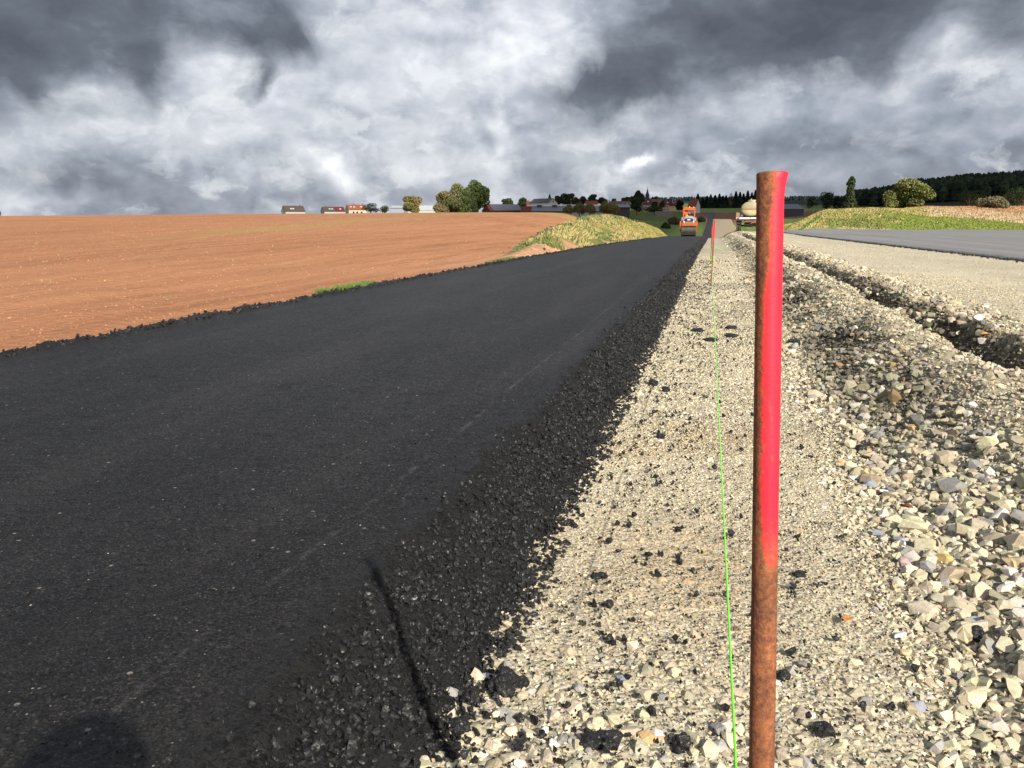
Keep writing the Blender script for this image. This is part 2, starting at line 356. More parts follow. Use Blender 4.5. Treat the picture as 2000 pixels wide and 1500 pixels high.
def mound_l(X, Y):
    xc = np.interp(Y, MC[:, 0], MC[:, 1]); h = np.interp(Y, MC[:, 0], MC[:, 2], left=0, right=0)
    hw = np.where(X > xc, np.minimum(-4.55 - xc, 10) * -1, 3.4); hw = np.where(X > xc, np.maximum(np.abs(-4.55 - xc), .35), np.clip(h * 1.9 + .3, .5, 3.2))
    d = np.abs(X - xc) / np.maximum(hw, .6)
    return h * (1 - sst(d, 0.0, 1.0)) * (1 + .22 * (fbm(X * .9, Y * .35, 5) - .5))
def GZ(X, Y):
    X = np.asarray(X, float); Y = np.asarray(Y, float)
    gc = gprof(X, Y); tb = table(X, Y)
    SL = sst(-4.3 - X, 0, 1) * sst((-4.3 - X) / (5 + .12 * np.maximum(Y, 0)), 0, 1); SR = sst((X - 6.2) / (3 + .02 * np.maximum(Y, 0)), 0, 1)
    S = np.where(X < -4.3, SL, np.where(X > 6.2, SR, 0.0)); S = np.maximum(S, sst(Y, 430, 520))
    z = gc * (1 - S) + tb * S
    return z + mound_l(X, Y)
def cross(X, Y):
    """windrow of coarse stone, ditch and levelled strip right of the string line"""
    X = np.asarray(X, float); Y = np.asarray(Y, float)
    wob = (fbm(Y * .55, Y * 0 + 3.3, 21, 3) - .5) * .22
    xc = 1.44 + wob * .8 + .14 * (fbm(Y * 2.4, Y * 0 + 4, 16, 4) - .5); xp = 1.14 + wob; hc = np.interp(Y, [0, 1.5, 2.5, 4, 7, 30, 60, 78, 88], [0, .04, .12, .20, .22, .22, .18, .10, 0]) * (.82 + .36 * fbm(Y * .9, Y * 0 + 9, 31, 3))
    en = np.interp(Y, [0, 2, 4, 55, 75, 90], [.3, .6, 1, 1, .5, 0])
    xl = xp - .46 + .14 * (fbm(Y * 1.7, Y * 0 + 6, 15, 3) - .5); xt = xc + .26; xf = xt + .24 + .30 * (fbm(Y * 1.9, X * .8, 12, 4) - .5)
    flat = (.20 - .11 * sst(X, 2.3, 4.6)) * sst(Y, -1, 3) * (1 - sst(Y, 40, 100))
    kk_ = sst(fbm(Y * .8, Y * 0 + 2, 19, 3), .36, .56); lo = .06 * (1 - kk_) - .13 * kk_ * en * (.7 + .6 * fbm(Y * 1.3, Y * 0 + 7, 14, 3))
    z = np.where(X < xp, hc * np.clip((X - xl) / (xp - xl), 0, 1) ** 1.25, np.where(X < xc, hc * (1 + .10 * np.sin(np.clip((X - xp) / (xc - xp), 0, 1) * 3.14)), np.where(X < xt, hc + (lo - hc) * sst(X, xc, xt), lo + (flat - lo) * np.clip((X - xt) / (xf - xt), 0, 1))))
    z = z + (fbm(X * 5, Y * 5, 3, 3) - .5) * np.where(X < .6, .018, np.where(X < 1.2, .06, np.where(X < 2.2, .14, .02)))
    z = z + (fbm(X * 1.2, Y * 1.2, 8, 2) - .5) * .05 * sst(X, -.3, .3) * (1 - .6 * sst(X, 2.2, 2.6))
    return z
def HS(X, Y): return GZ(X, Y) + cross(X, Y) * (1 - sst(Y, 100, 140))
# --- asphalt road surface
def HR(X, Y, rough=True):
    X = np.asarray(X, float); Y = np.asarray(Y, float)
    xr = -.452 + .06 * (fbm(Y * 2.3, Y * 0 + 1, 41, 3) - .5) + .085 * (fbm(Y * 19, X * 6, 42, 3) - .5)
    xl = -4.36 + .10 * (fbm(Y * 2.3, Y * 0 + 5, 43, 3) - .5) + 1.75 * sst(Y, 112, 165)
    T = .165
    top = T + .008 * (fbm(X * 1.5, Y * 1.5, 44, 3) - .5)
    zr = np.clip((xr - X) / .285, 0, 1); zr = zr * (1.25 - .25 * zr ** 3); zr = np.minimum(zr, 1)
    zl = np.clip((X - xl) / .24, 0, 1)
    z = top * np.minimum(zr, zl)
    sl = (1 - sst(zr, .93, 1.0)) * sst(zr, 0, .1)
    if rough:
        z = z + sl * ((fbm(X * 28, Y * 28, 45, 3) - .5) * .035 + (fbm(X * 9, Y * 9, 48, 2) - .5) * .03)
        ll = np.exp(-((X + 4.14) / .09) ** 2) * (Y < 110)
        z = z + ll * (.018 + .06 * (fbm(X * 9, Y * 7, 46, 3) - .35))
        z = z + (fbm(X * 45, Y * 45, 47, 2) - .5) * .005
    z = np.where((X > xr + .01) | (X < xl - .01), -.05, z)
    return GZ(np.clip(X, -4.25, 9), Y) + z
def strip(name, xs, ys, fz, mat, fcol=None, smooth=True):
    X, Y = np.meshgrid(xs, ys); Z = fz(X, Y); V = np.stack([X.ravel(), Y.ravel(), Z.ravel()], 1)
    nx, ny = len(xs), len(ys); i = np.arange(nx * ny).reshape(ny, nx)
    q = np.stack([i[:-1, :-1], i[:-1, 1:], i[1:, 1:], i[1:, :-1]], -1).reshape(-1, 4)
    me = np_mesh(name, V, q.ravel(), np.full(len(q), 4), None if fcol is None else fcol(X.ravel(), Y.ravel()), smooth)
    return link(name, me, mat)
def yspace(y0, y1, dmin, k):
    ys = [y0]
    while ys[-1] < y1: ys.append(ys[-1] + max(dmin, k * ys[-1]))
    return np.array(ys)
xs = np.concatenate([np.linspace(-4.5, -3.95, 40), np.linspace(-3.9, -.95, 60), np.linspace(-.93, -.28, 66)])
tag(strip('asphalt_road', xs, yspace(-6, 1, .15, 0)[:-1].tolist() + yspace(.9, 430, .012, .0055).tolist(), HR, M['road']), kind='structure', label='fresh black asphalt road lane with rough sloping edge')

def gcol(X, Y):
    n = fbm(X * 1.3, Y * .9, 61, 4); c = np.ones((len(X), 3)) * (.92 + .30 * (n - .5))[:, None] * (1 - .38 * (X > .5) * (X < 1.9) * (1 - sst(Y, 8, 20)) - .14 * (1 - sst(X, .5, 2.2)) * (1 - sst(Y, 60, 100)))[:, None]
    br = sst(fbm(X * 1.0 + 4, Y * 1.1, 62, 3), .53, .68) * (X < .7) * (Y > 1.8) * (Y < 4.5)
    c *= 1 - br[:, None] * np.array([.22, .33, .42])
    # dark fines and painted-in shade on the windrow's left face and on the ditch wall
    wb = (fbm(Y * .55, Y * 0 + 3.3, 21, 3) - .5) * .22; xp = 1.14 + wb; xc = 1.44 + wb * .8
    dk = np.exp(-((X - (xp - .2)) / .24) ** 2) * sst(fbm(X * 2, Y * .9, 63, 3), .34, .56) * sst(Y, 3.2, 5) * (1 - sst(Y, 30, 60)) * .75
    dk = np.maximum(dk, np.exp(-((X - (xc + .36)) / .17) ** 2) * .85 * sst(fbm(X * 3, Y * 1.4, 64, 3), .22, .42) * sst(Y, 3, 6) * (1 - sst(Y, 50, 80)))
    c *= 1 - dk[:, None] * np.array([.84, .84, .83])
    far = sst(Y, 120, 200); c = c * (1 - far[:, None]) + far[:, None] * np.array([.62, .56, .52])
    return c
xs = np.concatenate([np.linspace(-.75, .7, 60), np.linspace(.72, 2.35, 95), np.linspace(2.4, 9.5, 50)])
def HSx(X, Y): return HS(X, Y) - np.where(X > 8.5, .06, 0) - np.where((X > 6.5) & (Y > 108), .4, 0)
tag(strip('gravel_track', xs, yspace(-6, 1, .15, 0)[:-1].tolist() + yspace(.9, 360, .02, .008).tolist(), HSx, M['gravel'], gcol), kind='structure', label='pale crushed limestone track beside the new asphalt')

# old asphalt junction on the right
AY = [-8, 10, 19, 54, 90, 106]; AL = [7.8, 7.0, 6.7, 5.35, 5.0, 4.9]; AR_Y = [-8, 20, 60, 72, 82, 95, 107]; AR = [60, 60, 40, 32, 27, 16, 8.5]
us = np.linspace(0, 1, 60) ** 1.5; ys = np.concatenate([np.linspace(-8, 12, 30), np.linspace(12.1, 40, 260), np.linspace(40.3, 106.5, 130)])
U, Y = np.meshgrid(us, ys); XL = np.interp(Y, AY, AL) + .12 * (fbm(Y * .8, Y * 0, 71, 3) - .5) + .16 * (fbm(Y * 4.3, Y * 0, 72, 3) - .5); XR = np.interp(Y, AR_Y, AR)
X = XL + (XR - XL) * U; base = np.maximum(GZ(X, Y) + .09, HS(np.minimum(X, 8.4), Y) + .02)
Z = base + .03 * sst(X - XL, 0, .05); Z = np.where(U == 0, base - .12, Z)
i = np.arange(U.size).reshape(U.shape); q = np.stack([i[:-1, :-1], i[:-1, 1:], i[1:, 1:], i[1:, :-1]], -1).reshape(-1, 4)
tag(link('old_road', np_mesh('old_road', np.stack([X.ravel(), Y.ravel(), Z.ravel()], 1), q.ravel(), np.full(len(q), 4), None, True), M['oldroad']), kind='structure', label='grey weathered asphalt road crossing on the right')

# big terrain sheet, split into the ploughed field and the rest
def sspace(a, n, s): u = np.linspace(-1, 1, n); return s * np.sinh(u * math.asinh(a / s))
gx = sspace(7000, 420, 4.0); gx = np.unique(np.concatenate([gx, [-4.6, -4.35, -4.2, 8.2]]))
gy = np.concatenate([-sspace(4000, 80, 8)[40:][::-1], yspace(.3, 9000, .25, .016)])
X, Y = np.meshgrid(gx, gy); Z = GZ(X, Y)
fieldish = (X < -4.3)
Z = Z + np.where(fieldish & (Y < 300), (fbm(X * .8, Y * .8, 81, 3) - .5) * .10 * sst(-4.3 - X, 0, 1.5), 0) + (fbm(X * .02, Y * .02, 82, 3) - .5) * 1.0 * sst(Y, 300, 600)
under = ((X > np.where(Y > 118, -2.45, -4.4)) & (X < 8.6) & (Y < 440)); Z = Z - np.where(under, .30, 0)
XR = np.interp(Y, AR_Y, AR); Z = Z - np.where((X >= 8.6) & (X < XR) & (Y < 107), .05, 0)
Xr, Yr = X.ravel(), Y.ravel()
tt = Xr / np.maximum(Yr, 1)
isf = (Xr < -4.3) & (Yr < 235) & (tt < KY(1215)) & ~((mound_l(Xr, Yr) > .05))
def L(c): return np.array(c)
colr = np.tile(L((.10, .125, .035)), (Xr.size, 1))                                      # meadow green
def put(mask, c): colr[mask] = colr[mask] * (1 - 1) + L(c)
put((Yr > 480) & (tt < KY(1330)), (.07, .085, .03))
nn = fbm(Xr * .5, Yr * .2, 91, 3)
w_m = mound_l(Xr, Yr) > .02
put(w_m, (.30, .25, .085)); put(w_m & (nn > .55), (.42, .24, .14)); put(w_m & (nn < .4), (.16, .18, .05))
put((Xr < -4.3) & (Xr > -6.0) & (Yr < 110) & (mound_l(Xr, Yr) < .35) & (nn > .42), (.50, .29, .17))
# valley: dark green banks, brown dirt slope, green strip before the spruces
v_dirt = (Yr > 330) & (Yr < 440) & (tt > KY(1352)) & (tt < KY(1640)); put(v_dirt, (.20, .095, .062))
put((Yr >= 440) & (Yr < 525) & (tt > KY(1320)) & (tt < KY(1640)), (.15, .20, .055))
put((Yr > 105) & (Yr < 330) & (tt < KY(1372)) & (tt > KY(1240)), (.12, .165, .045))
put((Yr > 105) & (Yr < 330) & (tt > KY(1436)) & (tt < KY(1530)), (.15, .21, .05))
put((Yr > 112) & (Yr < 135) & (tt > KY(1436)) & (tt < KY(1535)), (.26, .16, .09))
# right mound and stubble field
rm = (Xr > 6.3) & (Yr > 88) & (Yr < 178); put(rm, (.33, .30, .095))
put(rm & (tt > KY(1745)), (.23, .27, .06))
stub = (tt > KY(1790)) & (Yr > 118) & (Yr < 420); put(stub, (.40, .31, .15)); put((tt > KY(1770)) & (Yr >= 172) & (Yr < 420), (.42, .235, .115))
put((tt > KY(1660)) & (Yr > 600), (.02, .03, .012)); put(Yr > 1500, (.02, .03, .02))
i = np.arange(X.size).reshape(X.shape); q = np.stack([i[:-1, :-1], i[:-1, 1:], i[1:, 1:], i[1:, :-1]], -1).reshape(-1, 4)
V = np.stack([Xr, Yr, Z.ravel()], 1); fq = isf[q].all(1)
def sub(name, qs, mat, kind, lab):
    u, inv = np.unique(qs.ravel(), return_inverse=True)
    me = np_mesh(name, V[u], inv, np.full(len(qs), 4), (np.ones((len(u), 3)) if mat is M['field'] else colr[u]), True)
    if mat is M['field']:
        x, y = Xr[u], Yr[u]; r = -x * .88 + (y - 0) * .0
        # a faint green tramline of seedlings rising across the field
        P = [at(px, v, yy) for px, v, yy in ((150, 500, 20), (420, 492, 26), (640, 466, 42), (860, 441, 70), (1000, 424, 105))]
        cy = np.interp(x, [a.x for a in P], [a.y for a in P]); pxs = 1395 + 1700 * x / np.maximum(y, 1)
        g = np.zeros(len(u))
        gline = np.interp(x / np.maximum(y, 1), [KY(60), KY(300), KY(600), KY(850), KY(1010)], [14, 21, 34, 62, 105])
        g = np.exp(-((y - gline) / (gline * .10)) ** 2) * sst(x / np.maximum(y, 1), KY(200), KY(560))
        g = np.maximum(g, .6 * sst(y, 92, 112) * (x / np.maximum(y, 1) > KY(820)))
        a = me.attributes.new('green', 'FLOAT', 'POINT'); a.data.foreach_set('value', g.astype(np.float32))
        c = np.ones((len(u), 4), np.float32); pale = np.exp(-((x + 4.9) / 1.3) ** 2) * sst(y, 12, 22); c[:, :3] *= (1 + pale * .18)[:, None]; c[:, 1] *= 1 + .12 * pale; c[:, 2] *= 1 + .2 * pale
        me.color_attributes['col'].data.foreach_set('color', c.ravel())
    return tag(link(name, me, mat), lab, None, None, kind)
sub('field', q[fq], M['field'], 'structure', 'bare brown ploughed field left of the new road')
sub('ground', q[~fq], M['ground'], 'structure', 'rolling ground with grass banks, soil and hills')

# ------------------------------------------------------------------ stone scatter
def hull_bank(n, npts, lo, hi, seed):
    r = np.random.default_rng(seed); bank = []
    for _ in range(n):
        P = r.normal(size=(npts, 3)); P /= np.linalg.norm(P, axis=1)[:, None]; P *= r.uniform(.75, 1.05, (npts, 1))
        P = np.sign(P) * np.abs(P) ** .75; P *= np.array([1, r.uniform(.62, .95), r.uniform(lo, hi)])
        bm = bmesh.new(); [bm.verts.new(p) for p in P]
        g = bmesh.ops.convex_hull(bm, input=bm.verts[:])
        bmesh.ops.delete(bm, geom=list({e for e in g['geom_interior'] + g['geom_unused'] if isinstance(e, bmesh.types.BMVert)}), context='VERTS')
        bmesh.ops.recalc_face_normals(bm, faces=bm.faces[:]); bmesh.ops.triangulate(bm, faces=bm.faces[:])
        bm.verts.index_update(); vs = np.array([v.co[:] for v in bm.verts]); fs = np.array([[v.index for v in f.verts] for f in bm.faces]); bm.free()
        vs -= vs.mean(0); bank.append((vs, fs))
    return bank
BANK = hull_bank(36, 9, .42, .78, 3); BANKB = hull_bank(40, 16, .42, .75, 9); BANKR = hull_bank(24, 12, .7, .95, 4)
def rots(n, tilt, r):
    yaw = r.uniform(0, 2 * np.pi, n); ax = r.uniform(0, 2 * np.pi, n); tl = r.normal(0, tilt, n)
    c, s = np.cos(yaw), np.sin(yaw); Rz = np.zeros((n, 3, 3)); Rz[:, 0, 0] = c; Rz[:, 0, 1] = -s; Rz[:, 1, 0] = s; Rz[:, 1, 1] = c; Rz[:, 2, 2] = 1
    kx, ky = np.cos(ax), np.sin(ax); K = np.zeros((n, 3, 3)); K[:, 0, 2] = ky; K[:, 1, 2] = -kx; K[:, 2, 0] = -ky; K[:, 2, 1] = kx
    I = np.eye(3)[None]; st = np.sin(tl)[:, None, None]; ct = (1 - np.cos(tl))[:, None, None]
    return (I + st * K + ct * (K @ K)) @ Rz
def scatter_arrays(P, size, colors, bank, tilt, seed):
    r = np.random.default_rng(seed); n = len(P); kind = r.integers(0, len(bank), n); Rm = rots(n, tilt, r)
    VV = []; FF = []; CC = []; off = 0
    for k, (vs, fs) in enumerate(bank):
        idx = np.where(kind == k)[0]
        if len(idx) == 0: continue
        v = np.einsum('nij,mj->nmi', Rm[idx], vs) * size[idx][:, None, None] + P[idx][:, None, :]
        VV.append(v.reshape(-1, 3)); CC.append(np.repeat(colors[idx], len(vs), 0))
        FF.append((fs[None] + (off + np.arange(len(idx)) * len(vs))[:, None, None]).reshape(-1, 3)); off += v.shape[0] * v.shape[1]
    return np.concatenate(VV), np.concatenate(FF), np.concatenate(CC)
def join_arrays(lst):
    V = []; Fc = []; C = []; o = 0
    for v, f, c in lst: V.append(v); Fc.append(f + o); C.append(c); o += len(v)
    return np.concatenate(V), np.concatenate(Fc), np.concatenate(C)
def stone_cols(n, r, odd=.06):
    base = np.array([.465, .424, .303]); c = base * r.uniform(.62, 1.25, (n, 1)) * (1 + r.normal(0, .035, (n, 3)))
    u = r.random(n)
    def s(m, col): c[m] = np.array(col) * r.uniform(.75, 1.2, (m.sum(), 1))
    s(u < odd, (.285, .282, .265)); s((u > odd) & (u < odd * 1.2), (.54, .38, .20)); s((u > odd * 1.5) & (u < odd * 1.7), (.50, .43, .38)); s((u > odd * 1.95) & (u < odd * 2.5), (.62, .59, .52))
    s((u > .80) & (u < .86), (.33, .28, .19))
    return np.clip(c, 0.01, .8)
def jitter(x0, x1, y0, y1, step, r, j=.48):
    nx = max(1, int((x1 - x0) / step)); ny = max(1, int((y1 - y0) / step)); a, b = np.meshgrid(np.arange(nx), np.arange(ny))
    x = x0 + (a.ravel() + .5 + r.uniform(-j, j, a.size)) * step; y = y0 + (b.ravel() + .5 + r.uniform(-j, j, a.size)) * step
    return x, y
def inview(x, y, m=.06):
    """keep only what could be seen from the photograph's standpoint or a step aside"""
    t = x / np.maximum(y, .1); return (t < .40 + .6 / np.maximum(y, .3)) & (t > -1.0) & (y > 1.0)
def edge_f(y): return .56 + .22 * (fbm(y * .9, y * 0 + 2, 55, 3) - .5) + .05 * sst(y, 5, 9) * 2
def slope_lift(z, s): return z + s * .18
parts = []
r = np.random.default_rng(11)
def band(x0, x1, y0, y1, step, smin, smax, keep, odd, seed, tilt=.45, bank=None, pw=1.0, lift=.2):
    rr = np.random.default_rng(seed); x, y = jitter(x0, x1, y0, y1, step, rr); m = inview(x, y) & keep(x, y); x, y = x[m], y[m]
    s = (smin + (smax - smin) * rr.random(len(x)) ** pw) / 2
    z = HS(x, y) + s * lift
    cc = stone_cols(len(x), rr, odd) * np.array([1.02, .985, .97])
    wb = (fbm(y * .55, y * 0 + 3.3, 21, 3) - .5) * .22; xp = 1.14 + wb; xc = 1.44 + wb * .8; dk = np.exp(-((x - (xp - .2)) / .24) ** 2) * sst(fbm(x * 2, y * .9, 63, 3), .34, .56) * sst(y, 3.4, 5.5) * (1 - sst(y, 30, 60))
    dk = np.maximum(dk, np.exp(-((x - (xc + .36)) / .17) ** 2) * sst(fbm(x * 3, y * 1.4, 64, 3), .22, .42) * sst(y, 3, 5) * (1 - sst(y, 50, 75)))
    cc *= 1 - (np.exp(-((x + .06) / .34) ** 2 - ((y - 2.35) / .50) ** 2) * (.6 + .4 * fbm(x * 6, y * 6, 66, 3)))[:, None] * np.array([.32, .46, .57])
    cc *= (1 + .13 * (1 - sst(x, .45, .7)))[:, None]
    soil = dk * (rr.random(len(x)) < .72); cc *= (1 - .78 * soil)[:, None]; cc *= (1 - .24 * sst(x, .55, .8) * (1 - sst(x, 1.05, 1.2)) * sst(y, 3, 4.5))[:, None]  # dark fines plus painted shade on stones of the left face and ditch wall
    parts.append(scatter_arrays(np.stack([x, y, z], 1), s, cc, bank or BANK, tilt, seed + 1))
fine = lambda x, y: (x < edge_f(y) + .25 * (_h(np.floor(x * 999), np.floor(y * 999), 5) - .3)) & (x > -.62)
coarse = lambda x, y: (x > edge_f(y) - .1) & (x < 2.35)
band(-.62, .9, 1.1, 2.2, .0118, .007, .017, fine, .05, 101, .3, pw=1.7, lift=.12)
band(-.62, .9, 2.2, 4.2, .0118, .007, .0150, fine, .04, 103, .28, pw=1.5, lift=.12)
band(-.62, .95, 4.2, 9, .019, .011, .022, fine, .05, 105, .3, lift=.1)
band(-.62, .95, 9, 30, .045, .02, .038, lambda x, y: fine(x, y) & (vn(x * 300, y * 300, 19) < 1.15 - .9 * sst(y, 13, 29)), .05, 107, .3, lift=.1)
band(-.6, .7, 1.1, 1.95, .034, .022, .046, lambda x, y: vn(x * 300, y * 300, 3) < (.95 - (y - 1.15) * 1.05), .09, 109, .35, pw=1.6, bank=BANKB)
band(-.6, .7, 1.9, 6, .075, .02, .042, lambda x, y: vn(x * 300, y * 300, 3) < .33, .14, 111, .25, lift=.05)
band(.4, 2.4, 1.15, 4.5, .021, .013, .030, coarse, .05, 113, .6)
band(.4, 2.4, 1.15, 3.4, .040, .026, .058, lambda x, y: (x > edge_f(y)) & (x < 2.35), .08, 115, .5, pw=1.6, lift=.26, bank=BANKB)
band(.4, 2.4, 3.4, 6.5, .056, .026, .070, lambda x, y: (x > edge_f(y)) & (x < 2.35) & (vn(x * 300, y * 300, 4) < np.where((x > 1.12) & (x < 1.5), .3, .92)), .10, 116, .5, pw=1.8, lift=.26, bank=BANKB)
band(.5, 2.4, 1.1, 5, .100, .050, .112, lambda x, y: (x > edge_f(y) + .02) & (x < 2.3) & (vn(x * 300, y * 300, 6) < np.where((x > 1.12) & (x < 1.5) & (y > 3), .2, .72)), .12, 117, .4, pw=2.0, lift=.24, bank=BANKB)
band(.4, 2.4, 4.5, 11, .034, .020, .045, coarse, .05, 119, .6)
band(.5, 2.4, 6.5, 14, .085, .035, .095, lambda x, y: (x > edge_f(y)) & (vn(x * 300, y * 300, 7) < np.where((x > 1.12) & (x < 1.5), .25, .85)), .12, 121, .4, pw=1.9, lift=.26, bank=BANKB)
band(.5, 2.4, 11, 32, .085, .04, .09, coarse, .05, 123, .6)
band(.5, 2.5, 14, 75, .22, .07, .15, lambda x, y: (x > edge_f(y)) & (vn(x * 300, y * 300, 8) < .6), .10, 125, .5)
band(1.56, 2.02, 3.5, 12, .06, .03, .09, lambda x, y: vn(x * 300, y * 300, 12) < .62, .10, 131, .6, pw=1.5, lift=.5, bank=BANKB)
band(1.40, 2.10, 3.5, 13, .026, .014, .034, lambda x, y: vn(x * 300, y * 300, 17) < .7, .06, 135, .6, lift=.5)
band(1.40, 2.10, 13, 40, .07, .03, .06, lambda x, y: vn(x * 300, y * 300, 18) < .7, .06, 137, .6, lift=.5)
band(1.56, 2.02, 12, 40, .13, .06, .13, lambda x, y: vn(x * 300, y * 300, 12) < .5, .10, 133, .6, lift=.4)
band(2.0, 3.6, 4.5, 14, .035, .012, .026, lambda x, y: vn(x * 300, y * 300, 9) < .75, .03, 127, .3, lift=.1)
band(2.0, 7.0, 6, 40, .10, .018, .036, lambda x, y: vn(x * 300, y * 300, 9) < .5, .03, 129, .3, lift=.05)
V, Fc, C = join_arrays(parts)
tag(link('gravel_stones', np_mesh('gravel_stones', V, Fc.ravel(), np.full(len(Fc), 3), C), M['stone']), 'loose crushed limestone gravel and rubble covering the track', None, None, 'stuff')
print('stones tris', len(Fc))

# loose black granules on the open asphalt edge and along the left edge, crumbs thrown on the gravel
parts = []
def blk(x, y, z, s, seed, tilt=.9, bank=None): parts.append(scatter_arrays(np.stack([x, y, z], 1), s, np.ones((len(x), 3)) * .02, bank or BANKR, tilt, seed))
def slope_band(y0, y1, step, smin, smax, seed, pw=2.0):
    rr = np.random.default_rng(seed); x, y = jitter(-.80, -.33, y0, y1, step, rr)
    zz = HR(x, y) - GZ(x, y); m = (zz > -.005) & (zz < .165 * (.55 + .45 * rr.random(len(x)) ** .6)) & (y > 1.0); x, y = x[m], y[m]
    s = (smin + (smax - smin) * rr.random(len(x)) ** pw) / 2; blk(x, y, HR(x, y) + s * .25, s, seed + 1)
slope_band(1.0, 3.2, .0125, .008, .024, 201); slope_band(3.2, 7, .018, .012, .03, 203); slope_band(7, 18, .034, .022, .045, 205); slope_band(18, 60, .09, .05, .09, 207)
slope_band(1.0, 4, .07, .018, .036, 209); slope_band(4, 14, .12, .03, .05, 211)
rr = np.random.default_rng(213); x, y = jitter(-4.42, -4.02, 3, 60, .055, rr); m = rr.random(len(x)) < np.clip(9 / y, .2, .9); x, y = x[m], y[m]
s = rr.uniform(.02, .06, len(x)) ** 1.0 / 2 * np.clip(.7 + y / 60, .7, 1.4); z = np.maximum(HR(x, y), GZ(x, y)); blk(x, y, z + s * .3, s, 214)
# grains proud of the rolled surface
for (y0, y1, st, sm, sx_, sd) in ((1.0, 3.0, .021, .006, .014, 221), (3.0, 6.5, .040, .010, .018, 223)):
    rr = np.random.default_rng(sd); x, y = jitter(-4.0, -.72, y0, y1, st, rr); m = (x / y > -1.05) & (rr.random(len(x)) < .55 + .45 * (x > -1.3)); x, y = x[m], y[m]
    s = rr.uniform(sm, sx_, len(x)) / 2; blk(x, y, HR(x, y) - s * .35, s, sd + 1, .5, BANK)
rr = np.random.default_rng(227); n = 2600; y = 14 + 45 * rr.random(n); x = np.interp(y, AY, AL) + rr.normal(0, .10, n) - .04; s = rr.uniform(.02, .07, n) / 2; blk(x, y, np.maximum(GZ(x, y) + .09, HS(np.minimum(x, 8.4), y)) + .01, s, 228)
# crumbs
rr = np.random.default_rng(229); n = 2600; y = 1.0 + 14 * rr.random(n) ** 1.6; x = -.452 + rr.normal(0, .022, n) + .02; s = rr.uniform(.006, .022, n) / 2 * (1 + .05 * y); blk(x, y, np.maximum(HR(x, y), HS(x, y)) + s * .5, s, 230)
rr = np.random.default_rng(231); n = 4200; y = 1.25 + (rr.random(n) ** 1.7) * 22; x = -.45 + np.abs(rr.normal(0, .33, n)) + rr.random(n) ** 3 * .9
m = (HR(x, y) - GZ(x, y) < 0) & (x < 2.2) & (rr.random(n) < .30 + .5 * (x < 0)); x, y = x[m], y[m]
s = (.006 + .020 * rr.random(len(x)) ** 4 + .0006 * y) / 2; blk(x, y, HS(x, y) + s * .8 + .003, s, 233)
n = 11000; y = 1.15 + (rr.random(n) ** 1.5) * 13; x = -.5 + rr.random(n) * 1.15; m = (HR(x, y) - GZ(x, y) < 0) & (fbm(x * 3, y * 2, 236, 3) > .40); x, y = x[m], y[m]; s = (.0035 + .006 * rr.random(len(x)) ** 2 + .0005 * y) / 2; blk(x, y, HS(x, y) + s * .9 + .004, s, 237)
cx = np.array([onz(px, v, .02)[:] for px, v in ((1370, 520), (1475, 660), (1180, 1330), (1310, 1310), (1330, 1400), (1545, 1165), (1560, 1120), (1470, 660), (1610, 1400), (1150, 1150))])
for k, c0 in enumerate(cx):
    q_ = 3; x = c0[0] + rr.normal(0, .03, q_); y = c0[1] + rr.normal(0, .04, q_); s = rr.uniform(.005, .014, q_) / 1.6; blk(x, y, HS(x, y) + s * .7 + .004, s, 240 + k)
V, Fc, C = join_arrays(parts)
tag(link('asphalt_crumbs', np_mesh('asphalt_crumbs', V, Fc.ravel(), np.full(len(Fc), 3), C), M['black']), 'loose black asphalt grains and crumbs along the road edges', None, None, 'stuff')
print('black tris', len(Fc))

# ------------------------------------------------------------------ single lumps, stones, leaves
def lump(px, v, wpx, label, cat='asphalt lump', name='asphalt_lump', seed=0, flat=.75, double=False, z=.0, mat=None, col=None, ang=False, group=None, yaw=None):
    P = onz(px, v, z); P = onz(px, v, float(HS(P.x, P.y))) ; size = wpx / F_PX * (P - CAMP).dot(FW) / 2
    bm = bmesh.new(); rr = random.Random(seed)
    if ang:
        for k in range(13):
            d_ = Vector((rr.gauss(0, 1), rr.gauss(0, 1), rr.gauss(0, 1))).normalized(); bm.verts.new(Vector((d_.x, d_.y * .75, d_.z * flat)) * rr.uniform(.85, 1.1))
        g = bmesh.ops.convex_hull(bm, input=bm.verts[:]); bmesh.ops.delete(bm, geom=list({e for e in g['geom_interior'] + g['geom_unused'] if isinstance(e, bmesh.types.BMVert)}), context='VERTS')
        bmesh.ops.bevel(bm, geom=bm.edges[:], offset=.05, segments=1, affect='EDGES')
    else:
        bmesh.ops.create_icosphere(bm, subdivisions=4, radius=1)
        o1 = Vector((rr.random(), rr.random(), rr.random())) * 20
        from mathutils import noise as mn
        for vv in bm.verts:
            c = vv.co.copy(); d_ = 1 + .38 * mn.noise(c * 1.0 + o1) + .20 * mn.noise(c * 2.3 + o1) + .07 * mn.noise(c * 6 + o1) + .035 * mn.noise(c * 16 + o1)
            if double: d_ *= 1 - .30 * math.exp(-((c.x - .25) / .22) ** 2)
            vv.co = Vector((c.x * (1.25 if double else 1), c.y * .85, c.z * flat)) * d_
    for vv in bm.verts: vv.co *= size
    me = bpy.data.meshes.new(name); bm.to_mesh(me); bm.free()
    if col is not None:
        a = me.color_attributes.new('col', 'FLOAT_COLOR', 'POINT'); a.data.foreach_set('color', np.tile(np.array(col + (1,), np.float32), len(me.vertices)))
    o = link(name, me, mat or M['black']); o.location = (P.x, P.y, P.z + size * flat * .55); o.rotation_euler = (0, 0, rr.uniform(0, 6) if yaw is None else yaw)
    return tag(o, label, cat, group)
LG = 'asphalt lumps on the gravel'
